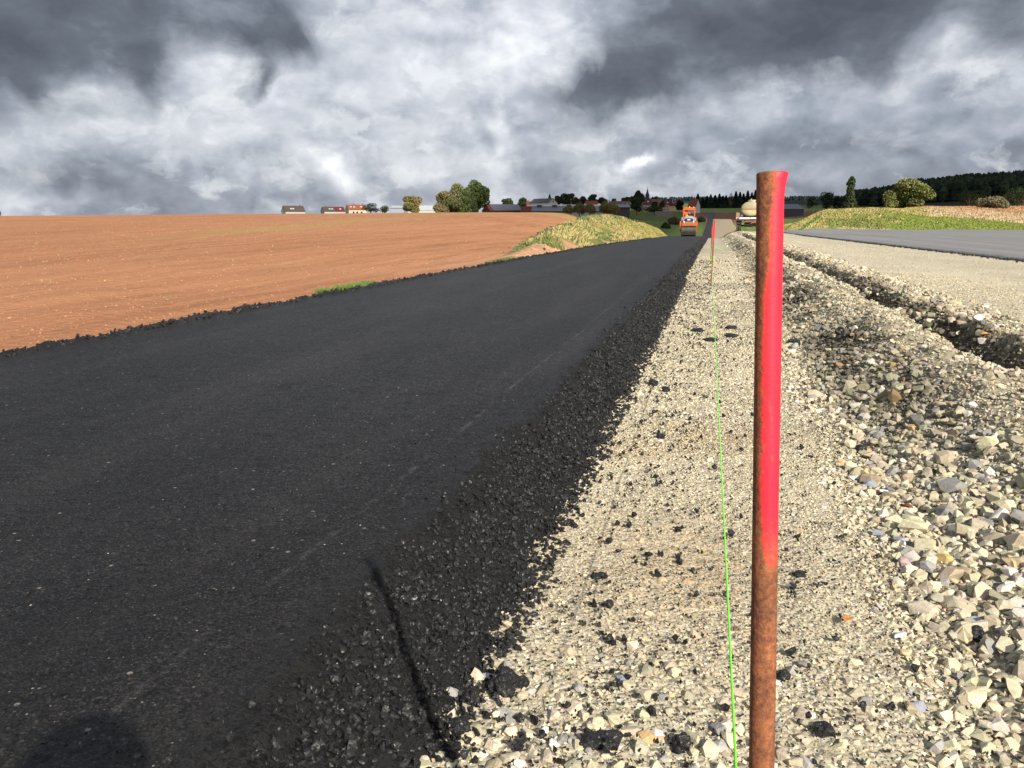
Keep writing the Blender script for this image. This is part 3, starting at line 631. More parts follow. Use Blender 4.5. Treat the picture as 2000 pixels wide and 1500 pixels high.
for a in [
    (985, 1350, 62, 'largest black asphalt lump, blocky and jagged, on gravel beside the fresh road edge', 1, .9, False),
    (1018, 1338, 30, 'small black asphalt lump touching the right side of the largest lump', 2, .8, False),
    (1175, 1455, 62, 'elongated double black asphalt lump at the bottom of the gravel strip', 3, .6, True),
    (1328, 1462, 42, 'pointed black asphalt lump just left of the green string near the bottom', 4, .9, False),
    (895, 1432, 50, 'rounded black asphalt lump at the end of the post shadow', 5, .75, False),
    (918, 1374, 44, 'round smooth black asphalt lump at the road edge above the rounded one', 6, .85, False),
    (994, 1262, 32, 'single round black lump up the gravel from the largest lump', 7, .8, False),
    (1188, 1185, 24, 'lone egg shaped black lump in the middle of the fine gravel', 8, .75, False),
    (1121, 1030, 16, 'small black lump close to the asphalt toe halfway along', 9, .85, False),
    (1291, 856, 18, 'black lump alone on pale gravel above the brown patch', 10, .75, False),
    (1526, 1326, 28, 'black lump on gravel right beside the rusty base of the near post', 11, .85, False),
    (1166, 1128, 26, 'small twin black lump above the lone egg shaped lump', 12, .55, True),
    (1363, 647, 28, 'flat black asphalt slab left of the string, far up the gravel', 13, .3, False),
    (1387, 666, 30, 'flat black asphalt slab lying under the green string', 14, .3, False),
    (1428, 642, 24, 'flat black asphalt slab right of the string, higher one', 15, .35, False),
    (1427, 658, 26, 'flat black asphalt slab right of the string, lower one', 16, .35, False),
    (1548, 672, 30, 'wide black asphalt clod on rubble just right of the painted post', 17, .45, False),
    (1905, 1245, 36, 'black asphalt clod among coarse stones at lower right', 18, .8, False),
    (1610, 1432, 40, 'black crumbly asphalt clod between stones at the bottom right of the post', 19, .7, False),
    (1680, 885, 28, 'black asphalt clod on coarse rubble right of the post', 20, .7, False),
    (1300, 765, 16, 'black lump nearest the asphalt toe among the middle cluster', 21, .8, False),
    (1276, 752, 18, 'larger grey black lump of the middle cluster by the toe', 22, .8, False),
    (1560, 1125, 26, 'black crumb cluster on fine gravel right of the post where paint ends', 23, .5, False),
]:
    lump(a[0], a[1], a[2], a[3], seed=a[4], flat=a[5], double=a[6], group=LG)
SG = 'coloured stones in the rubble'
for a in [
    (1768, 1106, 40, 'pale pink rounded stone in the coarse rubble', 31, .6, (.50, .36, .345)),
    (1850, 1130, 40, 'blue grey angular stone right of the pink stone', 32, .55, (.23, .255, .285)),
    (1713, 1046, 36, 'grey slab stone at the rubble edge, upper one', 33, .5, (.29, .31, .33)),
    (1760, 1060, 46, 'light grey blocky stone beside the grey slab', 34, .55, (.37, .39, .41)),
    (1908, 1222, 46, 'grey flat stone behind the black clod', 35, .5, (.33, .35, .38)),
    (1870, 1190, 92, 'largest flat beige limestone slab among the rubble', 36, .35, (.47, .41, .29)),
    (1795, 1392, 66, 'long grey angular stone in rubble at the lower right', 37, .45, (.30, .31, .345)),
    (1755, 1245, 40, 'pale bluish quartz stone at the fine gravel edge', 38, .5, (.52, .55, .58)),
    (1770, 1280, 34, 'cream stone with ochre tint below the quartz stone', 39, .7, (.62, .48, .29)),
    (1845, 1098, 42, 'yellow ochre stone in the coarse rubble', 40, .5, (.50, .36, .14)),
    (1625, 743, 26, 'lilac pink stone on the rubble right of the painted post', 41, .5, (.48, .37, .385)),
    (1597, 762, 24, 'pink flat stone left of the lilac stone', 42, .4, (.50, .375, .37)),
    (1640, 716, 24, 'brown stone on the dark face of the rubble ridge', 43, .6, (.27, .17, .10)),
    (1700, 950, 36, 'large blue grey stone pair in rubble, front one', 44, .6, (.27, .295, .33)),
    (1690, 930, 34, 'ochre edged stone behind the blue grey stone', 45, .6, (.58, .44, .23)),
    (1960, 1270, 64, 'big cream boulder stone at the right edge of rubble', 46, .55, (.56, .49, .34)),
    (1285, 1440, 40, 'salmon coloured flat stone between the black lumps', 47, .35, (.58, .36, .22)),
    (1215, 1328, 40, 'flat blue grey slate chip in the fine gravel', 48, .25, (.30, .33, .36)),
    (955, 1325, 40, 'flat grey slate chip behind the largest black lump', 49, .25, (.34, .36, .37)),
]:
    lump(a[0], a[1], a[2], a[3], 'stone', 'stone', a[4], a[5], mat=M['stone'], col=a[6], ang=True, group=SG, z=.03)
def leaf(px, v, wpx, label, col, seed):
    P = onz(px, v, .02); P = onz(px, v, float(HS(P.x, P.y)) + .012); s = wpx / F_PX * (P - CAMP).dot(FW)
    mb = MB(); nu, nv = 9, 5; vs = []; fs = []
    for i_ in range(nu):
        u = i_ / (nu - 1); w = .30 * math.sin(math.pi * min(1, u * 1.02)) ** .8 + .005
        for j in range(nv):
            q_ = (j / (nv - 1) - .5) * 2; vs.append(((u - .5) * s, q_ * w * s, s * (.10 * q_ * q_ + .14 * math.sin(u * 3) + .04 * math.sin(7 * u + 3 * q_))))
    for i_ in range(nu - 1):
        for j in range(nv - 1): k = i_ * nv + j; fs.append((k, k + 1, k + nv + 1, k + nv))
    mb.add(vs, fs); o = mb.build('leaf', simple('leaf_' + str(seed), col, .6, .3, .3, 60), None, True); o.location = P; o.rotation_euler = (.15, .2, seed)
    sd = o.modifiers.new('t', 'SOLIDIFY'); sd.thickness = .0006
    st = MB().tube([(-.5 * s, 0, 0), (-.62 * s, .02 * s, -.02 * s), (-.75 * s, .06 * s, -.03 * s)], .012 * s, 5).build('stalk', M['bark'], o)
    return tag(o, label, 'leaf', 'fallen leaves')
leaf(1654, 1212, 34, 'curled orange brown fallen leaf on fine gravel right of the post', (.44, .19, .08), 1.1)
leaf(1770, 992, 30, 'dark red brown fallen leaf on the rubble', (.25, .09, .05), 2.3)
leaf(1925, 655, 22, 'orange dry leaf in the ditch beyond the rubble ridge', (.50, .26, .09), .4)

# ------------------------------------------------------------------ posts and string
SUN_H = Vector((.601, -.799, 0)); SUN_EL = R(31.5)
def near_post():
    T = CAMP + ray(1505, 340) * .70; B = CAMP + ray(1487.5, 1500) * .756; pl_ = (T - B).length * .642
    ax = (T - B).normalized(); B2 = B + ax * ((-.12 - B.z) / ax.z); Ln = (T - B2).length; rad = .0107
    root = empty('steel_post', B2); root.rotation_mode = 'QUATERNION'; root.rotation_quaternion = ZU.rotation_difference(ax)
    n = 40
    vs = []; fs = []
    zz = list(np.linspace(0, Ln - .06, 60)) + list(np.linspace(Ln - .055, Ln, 12))
    for z in zz:
        f = max(0, (z - (Ln - .026)) / .026)
        for k in range(n):
            a = 2 * math.pi * k / n; rr_ = rad * (1 + .008 * math.sin(a * 2 + z * 13) + .004 * math.sin(z * 29))
            rr_ *= 1 + f ** 2.2 * (.26 * max(0, math.cos(a - .1)) ** 2 + .03)
            vs.append((rr_ * math.cos(a), rr_ * math.sin(a), z))
    m_ = len(zz)
    for i_ in range(m_ - 1):
        for k in range(n): fs.append((i_ * n + k, i_ * n + (k + 1) % n, (i_ + 1) * n + (k + 1) % n, (i_ + 1) * n + k))
    # hammered top: lip rounds in to a shallow crown
    b = (m_ - 1) * n; k0 = len(vs)
    for q_, dz in ((.95, .0010), (.82, .0014), (.55, .0010)):
        for k in range(n): v = vs[b + k]; vs.append((v[0] * q_, v[1] * q_, v[2] + dz))
    for i_ in range(3):
        lo = b if i_ == 0 else k0 + (i_ - 1) * n
        for k in range(n): fs.append((lo + k, lo + (k + 1) % n, k0 + i_ * n + (k + 1) % n, k0 + i_ * n + k))
    fs.append(tuple(k0 + 2 * n + k for k in range(n)))
    o = MB().add(vs, fs).build('shaft', post_mat('rusty_painted_steel', Ln, pl_), root, True)
    # the string's turns round the shaft, low down
    tag(root, 'nearest and largest rusty steel post, upper half sprayed bright red', 'post', 'red topped survey posts')
    return B2, ax
PB, PAX = near_post()
def far_post(px, vtop, Y, dx, label, h=1.0):
    T = at(px, vtop, Y); zb = float(HS(T.x, T.y)) - .1; root = empty('steel_post', (T.x - dx, T.y, zb)); Ln = T.z - zb
    root.rotation_euler = (0, math.atan2(dx, Ln), 0)
    MB().tube([(0, 0, z) for z in np.linspace(0, Ln, 12)], .0108, 14).build('shaft', post_mat('rusty_painted_steel_far', Ln, .34), root, True)
    MB().tube([(0, 0, Ln - .004), (0, 0, Ln + .003)], .0120, 14).build('lip', simple('red_lip', (.85, .03, .06), .5), root, True)
    tag(root, label, 'post', 'red topped survey posts'); return T, zb
FT, FZB = far_post(1396.2, 429.5, 13.8, .02, 'second red topped post along the string, standing on the gravel')
PT2 = far_post(1393.0, 438.5, 24, .03, 'third red topped post, thin, just behind the second')
PT3 = far_post(1390.8, 442.0, 36, .0, 'farthest thin red topped post at the asphalt edge')
def catenary(a, b, n, sag): return [a.lerp(b, i_ / n) + Vector((0, 0, -sag * 4 * (i_ / n) * (1 - i_ / n))) for i_ in range(n + 1)]
t = NT('neon_green_cord'); M['cord'] = t.out((.20, .86, .05), .6, .3)
zs = .345
A = PB + PAX * ((zs - PB.z) / PAX.z) + Vector((-.020, .012, 0)); B = Vector((FT.x - .026, FT.y - .01, .36)); C3 = Vector((PT2[0].x - .02, PT2[0].y, PT2[0].z - .62)); D3 = Vector((PT3[0].x - .02, PT3[0].y, PT3[0].z - .62))
A = Vector((onz(1437.5, 1500, zs).x, onz(1437.5, 1500, zs).y, zs)); A = A + (A - B).normalized() * .35
pts = catenary(A, B, 40, .002)
cd = MB().tube(pts, .00165, 6)
wr = [Vector((FT.x + .018 * math.cos(a), FT.y + .018 * math.sin(a), .36 + .0035 * a)) for a in np.linspace(3.3, 18, 50)]
cd2 = MB().tube(catenary(B, C3, 14, .01), .0022, 5); cd3 = MB().tube(catenary(C3, D3, 14, .01), .0035, 5)
ob = cd.build('guide_string', M['cord'], None, True); cd2.build('string_run', M['cord'], ob, True); cd3.build('string_run', M['cord'], ob, True); MB().tube(wr, .0025, 5).build('knot', M['cord'], ob, True)
tag(ob, 'taut neon green string line running along the posts above gravel', 'string')
lp = [at(px, v, 13.78) for px, v in ((1396.5, 481), (1399, 482), (1402, 485.5), (1405, 485), (1408, 487.5), (1411, 488), (1414, 490.5), (1416, 490))]
tag(MB().tube(lp, .0026, 5).build('loose_string', M['cord'], None, True), 'short loose yellow green string end sticking out right of the second post', 'string')

# ------------------------------------------------------------------ trees
def leaf_cards(P, size, cols, r, flat=0.0):
    n = len(P); d = r.normal(size=(n, 3)); d /= np.linalg.norm(d, axis=1)[:, None]; d[:, 2] *= 1 - flat
    e = np.cross(d, r.normal(size=(n, 3))); e /= np.linalg.norm(e, axis=1)[:, None] + 1e-9; f = np.cross(d, e); f /= np.linalg.norm(f, axis=1)[:, None] + 1e-9
    s = size[:, None]; b = r.uniform(-.25, .25, (n, 1))
    v = np.stack([P - e * s * .5, P - f * s * .38 + d * s * b, P + e * s * .5, P + f * s * .38 + d * s * b], 1)
    q = np.arange(4 * n).reshape(-1, 4); return v.reshape(-1, 3), q, np.repeat(cols, 4, 0)
def blob_points(blobs, n, r):
    w = np.array([(b[3] * b[4] * b[5]) ** .67 for b in blobs]); k = r.choice(len(blobs), n, p=w / w.sum()); B = np.array(blobs)[k]
    d = r.normal(size=(n, 3)); d /= np.linalg.norm(d, axis=1)[:, None]; rad = 1 - np.abs(r.normal(0, .16, n)); rad += r.normal(0, .04, n)
    return B[:, :3] + d * rad[:, None] * B[:, 3:6], k
def make_tree(name, label, px0, px1, vtop, vbase, Y, col, kind='round', leaf=None, n=None, group=None, seed=1, zb=None, trunkv=None, var=.35, cat='tree', dense=1.0, hue2=None, hue3=None, trunkcol=None):
    r = np.random.default_rng(seed * 13 + 5); pc = (px0 + px1) / 2
    P = at(pc, vbase, Y); k = P.y / ray(pc, vbase).normalized().y; k = Y / ray(pc, HOR).y / F_PX          # metres per pixel
    W = (px1 - px0) * k; H = (vbase - vtop) * k; base = float(GZ(P.x, P.y)) if zb is None else zb
    zlow = 0.0 if cat == 'shrub' and Y > 255 else P.z - base                                                   # ground sits this far below the visible foot
    root = empty(name, (P.x, P.y, base)); top = H + zlow
    lf = leaf or max(.35, 1.1 * k); n = n or int(np.clip(W * H / lf ** 2 * 7 * dense, 500, 9000))
    blobs = []
    if kind == 'round':
        nb = max(7, int(10 + r.integers(0, 6)))
        lowc = zlow + H * .10
        for b in range(nb):
            a = r.uniform(0, 2 * np.pi); h = r.uniform(.06, .86) ; rr_ = W * .5 * math.sqrt(max(.05, 1 - ((h - .38) / .66) ** 2)) * r.uniform(.35, .75)
            s_ = W * r.uniform(.15, .25); blobs.append((rr_ * math.cos(a), rr_ * math.sin(a) * .8, zlow + H * h, s_, s_ * .9, min(s_ * .85, H * .22)))
        blobs.append((0, 0, zlow + H * .5, W * .30, W * .28, H * .36)); blobs.append((r.uniform(-.1, .1) * W, 0, zlow + H * .80, W * .2, W * .2, H * .2))
    elif kind == 'bush':
        nb = 12
        for b in range(nb):
            a = r.uniform(0, 2 * np.pi); rr_ = W * .5 * r.uniform(.2, .78); h = r.uniform(.2, .62) * (1 - .5 * (rr_ / (W * .5)) ** 2); s_ = W * r.uniform(.13, .2)
            blobs.append((rr_ * math.cos(a), rr_ * math.sin(a) * .7, zlow + H * h, s_, s_, H * .3))
        blobs.append((0, 0, zlow + H * .5, W * .3, W * .25, H * .48))
    elif kind == 'poplar':
        for b in range(16):
            h = (b + .5) / 16; wv = W * .50 * min(1, (1.06 - h) * 6) * (.8 + .3 * r.random())
            blobs.append((r.normal(0, W * .05), r.normal(0, W * .05), zlow + H * (.03 + .94 * h), wv * .72, wv * .7, H * .055))
    if kind == 'conifer':
        P3 = []; h = r.random(n) ** 1.25; rad = W * .5 * (1 - h) ** .85; tier = np.abs(((h * 11) % 1) - .5) * .5 + .72; a = r.uniform(0, 2 * np.pi, n); q = np.sqrt(r.uniform(.35, 1, n)) * rad * tier
        pts = np.stack([q * np.cos(a), q * np.sin(a), zlow + H * (.04 + .96 * h) - q * .25], 1); kk = (h * 11).astype(int)
    else: pts, kk = blob_points(blobs, n, r)
    shade = 1 + var * (r.random(64)[kk % 64] - .5) * 1.1; cols = np.array(col)[None] * shade[:, None] * r.uniform(1 - var * .55, 1 + var * .55, (n, 1))
    for hx, fr in ((hue2, .30), (hue3, .12)):
        if hx: m_ = (r.random(64)[kk % 64] < fr) | (r.random(n) < fr * .4); cols[m_] = np.array(hx) * r.uniform(.75, 1.2, (m_.sum(), 1))
    sz = lf * r.uniform(.6, 1.35, n); pts[:, 2] = np.maximum(pts[:, 2], .05)
    v, q, c = leaf_cards(pts, sz, cols, r)
    link('crown', np_mesh('crown', v, q.ravel(), np.full(len(q), 4), c), M['leaf'], root)
    tb = MB(); tr = max(.12, W * .035)
    if kind == 'conifer' or kind == 'poplar': tb.tube([(0, 0, -.3), (0, 0, top * .5), (0, 0, top * .93)], [tr, tr * .6, tr * .15], 7)
    else:
        fork = zlow + H * .18
        tb.tube([(0, 0, -.3), (W * .01, 0, fork * .6), (0, 0, fork + H * .15), (W * .02, 0, zlow + H * .72)], [tr * 1.2, tr, tr * .8, tr * .2], 7)
        for b in blobs[:7]: tb.tube([(0, 0, fork * .8), (b[0] * .5, b[1] * .5, fork + (b[2] - fork) * .45), (b[0], b[1], b[2])], [tr * .55, tr * .35, tr * .08], 5)
    tb.build('trunk', trunkcol or M['bark'], root, True)
    return tag(root, label, cat, group)
G_DK = (.042, .056, .024); G_MD = (.075, .105, .028); G_OL = (.185, .165, .055); G_LT = (.13, .17, .05); G_BR = (.085, .06, .025); G_GO = (.27, .21, .075)
G_V = 'village trees'; G_F = 'trees at the field edge'
def tree(*a, **k): return make_tree(*a, **k)
tree('tree', 'dark rounded tree beside the yellow house with orange roof', 707, 741, 397.5, 414, 440, (.018, .026, .012), seed=1, group=G_V, kind='round')
tree('bush', 'dark green bush right of the dark rounded tree on the left horizon', 738, 764, 400, 415, 400, (.04, .055, .025), seed=2, group=G_F, kind='bush', cat='bush')
tree('tree', 'yellowish round tree standing before the grey metal shed', 783, 829, 385, 415, 230, G_OL, seed=3, group=G_F, hue2=(.27, .20, .08), hue3=(.10, .11, .04), kind='round', leaf=.42, n=5200)
tree('tree', 'olive tree at the left end of the big clump', 845, 892, 375, 416, 230, (.125, .14, .055), seed=4, group=G_F, hue2=(.19, .165, .075), leaf=.42, n=5600)
tree('tree', 'golden olive tree in the middle of the big clump', 862, 922, 359, 416, 236, (.14, .15, .058), seed=5, group=G_F, hue2=(.22, .18, .08), leaf=.42, n=7200)
tree('tree', 'tallest deep green tree at the right of the big clump', 897, 960, 353, 416, 242, (.105, .140, .045), seed=6, group=G_F, leaf=.45, n=10000, var=.5)
tree('birch_tree', 'slim light green birch in front of the tallest tree', 898, 934, 366, 416, 226, (.14, .19, .065), seed=7, group=G_F, leaf=.38, n=3600, trunkcol=simple('birch_bark', (.5, .48, .42), .8))
for a in [
    (977, 1002, 388.5, 403, 480, G_DK, 'round', 'dark dome shaped tree above the red barn ridge', 8),
    (1011, 1031, 386.5, 404, 470, (.035, .05, .022), 'round', 'dark slender tree left of the small orange roofed house', 9),
    (1045, 1054, 391, 403, 500, G_DK, 'round', 'small dark tree at the left end of the white gabled house', 10),
    (1067, 1080, 381, 398, 540, (.02, .034, .016), 'conifer', 'dark conifer peeking over the white gabled house', 11),
    (1083, 1099, 383, 401, 500, (.06, .06, .025), 'round', 'brownish tree right behind the white gabled house', 12),
    (1094, 1127, 379.5, 402, 490, (.036, .050, .022), 'round', 'widest dark tree right of the white gabled house', 13),
    (1115, 1134, 386, 402, 470, (.07, .055, .022), 'round', 'russet brown tree in front of the widest dark tree', 14),
    (1128, 1150, 384, 400, 500, (.055, .05, .02), 'round', 'dull brown tree left of the bright red roofs', 15),
    (1147, 1167, 380.5, 397, 520, (.04, .055, .025), 'round', 'grey green tree above the bright red roofs', 16),
    (1166, 1186, 386.5, 400, 520, (.03, .04, .018), 'round', 'small dark tree right of the bright red roofs', 17),
    (1193, 1204, 388.5, 400, 540, G_DK, 'round', 'tiny dark tree over the brown roofed house', 18),
    (1212, 1234, 386, 399, 540, G_DK, 'round', 'low dark tree behind the brown roofed house', 19),
    (1320, 1334, 391.5, 410, 430, (.014, .024, .012), 'round', 'dark tree left of the roller canopy', 21),
    (1271, 1288, 384, 396, 560, (.05, .05, .022), 'round', 'brownish treetop right of the church spire', 22),
    (1272, 1284, 395, 405, 440, G_DK, 'round', 'small dark tree before the brown church barn roof', 23),
    (1288, 1299, 393, 407, 430, G_DK, 'round', 'dark tree left of the brick gable', 24),
]:
    make_tree('tree', a[7], a[0], a[1], a[2], a[3], a[4], a[5], a[6], seed=a[8], group=G_V, n=2400, leaf=.8)
tree('tree', 'tall dark oval tree just left of the church', 1230, 1258, 373.5, 412, 380, (.036, .050, .022), seed=20, group=G_V, n=6000, var=.3, leaf=.8)
for a in [
    (1096, 1122, 403, 416, 240, (.17, .155, .06), 'olive shrub at the left of the shrub row before the long barn', 25),
    (1117, 1146, 394, 416, 240, (.15, .14, .055), 'tall olive shrub in the shrub row before the long barn', 26),
    (1138, 1166, 396, 416, 238, (.19, .165, .08), 'pale olive shrub in the middle of the shrub row', 27),
    (1164, 1206, 391, 416, 236, (.16, .135, .045), 'largest golden olive shrub at the right of the shrub row', 28),
    (1190, 1214, 400, 414, 230, (.19, .16, .06), 'low golden shrub just behind the weedy mound top', 29),
]:
    make_tree('shrub', a[6], a[0], a[1], a[2], a[3], a[4], a[5], 'bush', seed=a[7], group='shrub row by the barns', cat='shrub', leaf=.34, n=2600, hue2=(.24, .2, .09))
for a in [
    (1304, 1330, 413, 429, 300, (.10, .095, .05), 'dull olive scrub on the valley bank left of the roller', 44),
    (1290, 1310, 424, 436, 260, (.06, .075, .03), 'low dark green scrub below the garden wall', 45),
    (1362, 1378, 420, 432, 330, (.055, .06, .028), 'dark scrub on the bank right of the roller', 46),
]:
    make_tree('shrub', a[6], a[0], a[1], a[2], a[3], a[4], a[5], 'bush', seed=a[7], group='scrub on the valley bank', cat='shrub', leaf=.4, n=1600)
# spruce belt behind the valley
rs = random.Random(5); px = 1357.0; k = 0
sp_lab = ['slim', 'broad', 'pointed', 'ragged', 'short', 'tall']
SPR = [(1362, 380, 13), (1372, 387, 13), (1380, 384, 14), (1387, 381.5, 15), (1396, 382.5, 14), (1404, 380, 13), (1411, 384, 13), (1417, 383, 14), (1436, 375.5, 15), (1444, 377, 15), (1451, 379.5, 13), (1459, 374, 13), (1467, 378, 13), (1474, 373, 13), (1482, 377, 14), (1490, 376, 14)]
for i_, (pc, vt, w) in enumerate(SPR):
    make_tree('spruce', 'dark spruce in the belt behind the brown dirt slope', pc - w * .8, pc + w * .8, vt, 412, 540 + 6 * (i_ % 3), (.022, .034, .022), 'conifer', seed=60 + i_, group='spruce belt behind the dirt slope', n=2600, leaf=1.0, var=.5, cat='spruce')
make_tree('tree', 'autumn gold topped tree among the dark spruces', 1419, 1434, 377.5, 411, 545, (.045, .045, .015), seed=90, group=G_V, n=1800, hue2=(.13, .10, .03))
# right side
for a in [
    (1576, 1600, 384, 404, 320, (.018, .026, .014), 'dark tree left of the round topped tree beyond the right mound', 30),
    (1594, 1632, 376.5, 404, 330, (.026, .036, .017), 'round topped dark tree with gaps beyond the right mound', 31),
    (1624, 1652, 385, 405, 330, (.018, .026, .013), 'low dark tree between round topped tree and poplar', 32),
    (1660, 1676, 389, 405, 300, (.05, .062, .025), 'small dark tree at the foot of the poplar', 33),
]:
    make_tree('tree', a[6], a[0], a[1], a[2], a[3], a[4], a[5], 'round', seed=a[7], group='dark trees behind the right mound', n=2400)
make_tree('poplar_tree', 'tall narrow poplar behind the right mound', 1649, 1669, 346, 405, 290, (.060, .075, .032), 'poplar', seed=34, n=6500, leaf=.55)
make_tree('willow_tree', 'broad yellow green willow on the right mound skyline', 1728, 1823, 351, 404, 185, (.135, .155, .048), seed=35, leaf=.42, n=11000, var=.5, hue2=(.095, .115, .04), hue3=(.20, .20, .075))
make_tree('bush', 'low green bush against the left side of the willow', 1716, 1756, 372, 404, 178, (.115, .13, .042), 'bush', seed=36, leaf=.38, n=3000, cat='bush', hue2=(.19, .19, .06))
make_tree('bush', 'grey olive dome bush in the stubble field at right', 1905, 1977, 383, 406, 205, (.17, .155, .085), 'bush', seed=37, leaf=.34, n=5600, cat='bush', hue2=(.24, .21, .12))
make_tree('tree', 'dark wide tree behind the dome bush at the right edge', 1955, 2035, 368, 406, 330, (.030, .04, .016), 'round', seed=38, n=3500, group='dark trees behind the right mound')
make_tree('tree', 'dark tree below the wooded hill right of the willow', 1858, 1925, 372, 405, 420, (.018, .028, .013), 'round', seed=39, n=3000, group='dark trees behind the right mound')
make_tree('tree', 'tiny tree at the far left end of the field horizon', -14, 5, 410, 421, 330, (.09, .06, .03), 'bush', seed=40, n=900)
make_tree('hedge', 'long dark green hedge below the church', 1256, 1302, 401, 413, 400, (.045, .06, .024), 'bush', seed=41, n=3200, cat='hedge')

# wooded hills: far-off woods that read as one mass
def forest(name, label, pts, h, seed, col):
    r = np.random.default_rng(seed); VV = []; FF = []; CC = []; o = 0
    for (x, y) in pts:
        z = float(GZ(x, y)) + (float(fbm(x * .02, y * .02, 82, 3)) - .5) * 1.0; H = h * r.uniform(.7, 1.3); W = H * r.uniform(.17, .26); con = r.random() < .7
        c = np.array(col) * r.uniform(.65, 1.35); n = 7
        if con: rings = [(0.0, .55), (.12, 1.0), (.42, .55), (.40, .80), (.72, .30), (.70, .5), (1.0, .02)]
        else: rings = [(0.0, .25), (.25, .8), (.45, 1.25), (.65, 1.3), (.85, .9), (.97, .3), (1.0, .05)]; c = c * np.array([1.5, 1.35, 1.1])
        vs = np.array([[W * q_ * math.cos(2 * math.pi * k / n + s_) * r.uniform(.7, 1.3), W * q_ * math.sin(2 * math.pi * k / n + s_) * r.uniform(.7, 1.3), H * a_ * r.uniform(.97, 1.03)] for s_, (a_, q_) in enumerate(rings) for k in range(n)]) + np.array([x, y, z - .5])
        f = [[i_ * n + k, i_ * n + (k + 1) % n, (i_ + 1) * n + (k + 1) % n, (i_ + 1) * n + k] for i_ in range(len(rings) - 1) for k in range(n)]
        VV.append(vs); FF.append(np.array(f) + o); o += len(vs); CC.append(np.tile(c, (len(vs), 1)) * r.uniform(.8, 1.2, (len(vs), 1)))
    V = np.concatenate(VV); Fq = np.concatenate(FF)
    return tag(link(name, np_mesh(name, V, Fq.ravel(), np.full(len(Fq), 4), np.concatenate(CC)), M['forest']), label, None, None, 'stuff')
r = np.random.default_rng(77); pts = []
while len(pts) < 4200:
    px_ = r.uniform(1655, 2240); y_ = r.uniform(690, 1090); t_ = KY(px_)
    if px_ < 1700 and y_ < 800: continue
    pts.append((t_ * y_, y_))
forest('forest', 'dark conifer forest covering the hill on the right', pts, 12, 78, (.021, .032, .022))
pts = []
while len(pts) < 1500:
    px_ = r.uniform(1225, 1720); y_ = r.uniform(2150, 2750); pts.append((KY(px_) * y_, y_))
forest('forest', 'bluish distant wooded ridge behind the village', pts, 10, 79, (.012, .020, .022))  # ridge colour darkened to stand in for cloud shade

# ------------------------------------------------------------------ houses
def mk(c, **k): return simple('paint_%02x%02x%02x' % tuple(int(min(.99, x) * 255) for x in c), c, k.get('r', .75), .25, .18, 2.5)
WH, CR, BEI, GRY = (.36, .35, .33), (.46, .39, .27), (.40, .36, .30), (.30, .31, .32)
R_BR, R_RD, R_OR, R_GY, R_SO = (.085, .065, .055), (.13, .032, .030), (.25, .085, .045), (.12, .12, .115), (.055, .058, .085)
def tile_mat(c):
    t = NT('roof_tiles'); p = t.obj(); n1 = t.noise(p, .8, 5); s = t.n('ShaderNodeSeparateXYZ', {0: p}); w = t.math('SINE', t.math('MULTIPLY', s.outputs[2], 22.0)); w2 = t.math('SINE', t.math('MULTIPLY', s.outputs[0], 26.0))
    cc = t.mix(n1, tuple(x * .72 for x in c), tuple(x * 1.28 for x in c)); return t.out(cc, .85, .15, t.bump(t.math('ADD', w, w2), .03))
def solar_mat():
    t = NT('solar_panels'); p = t.obj(); b = t.n('ShaderNodeTexBrick', {'Vector': p, 'Color1': (.05, .053, .08, 1), 'Color2': (.065, .068, .095, 1), 'Mortar': (.12, .12, .13, 1), 'Scale': .6, 'Mortar Size': .01}); return t.out(b.outputs[0], .35, .5)
GLASS = NT('window_glass').out((.02, .024, .03), .15, .5)
LIGHT = mk((.7, .7, .68))
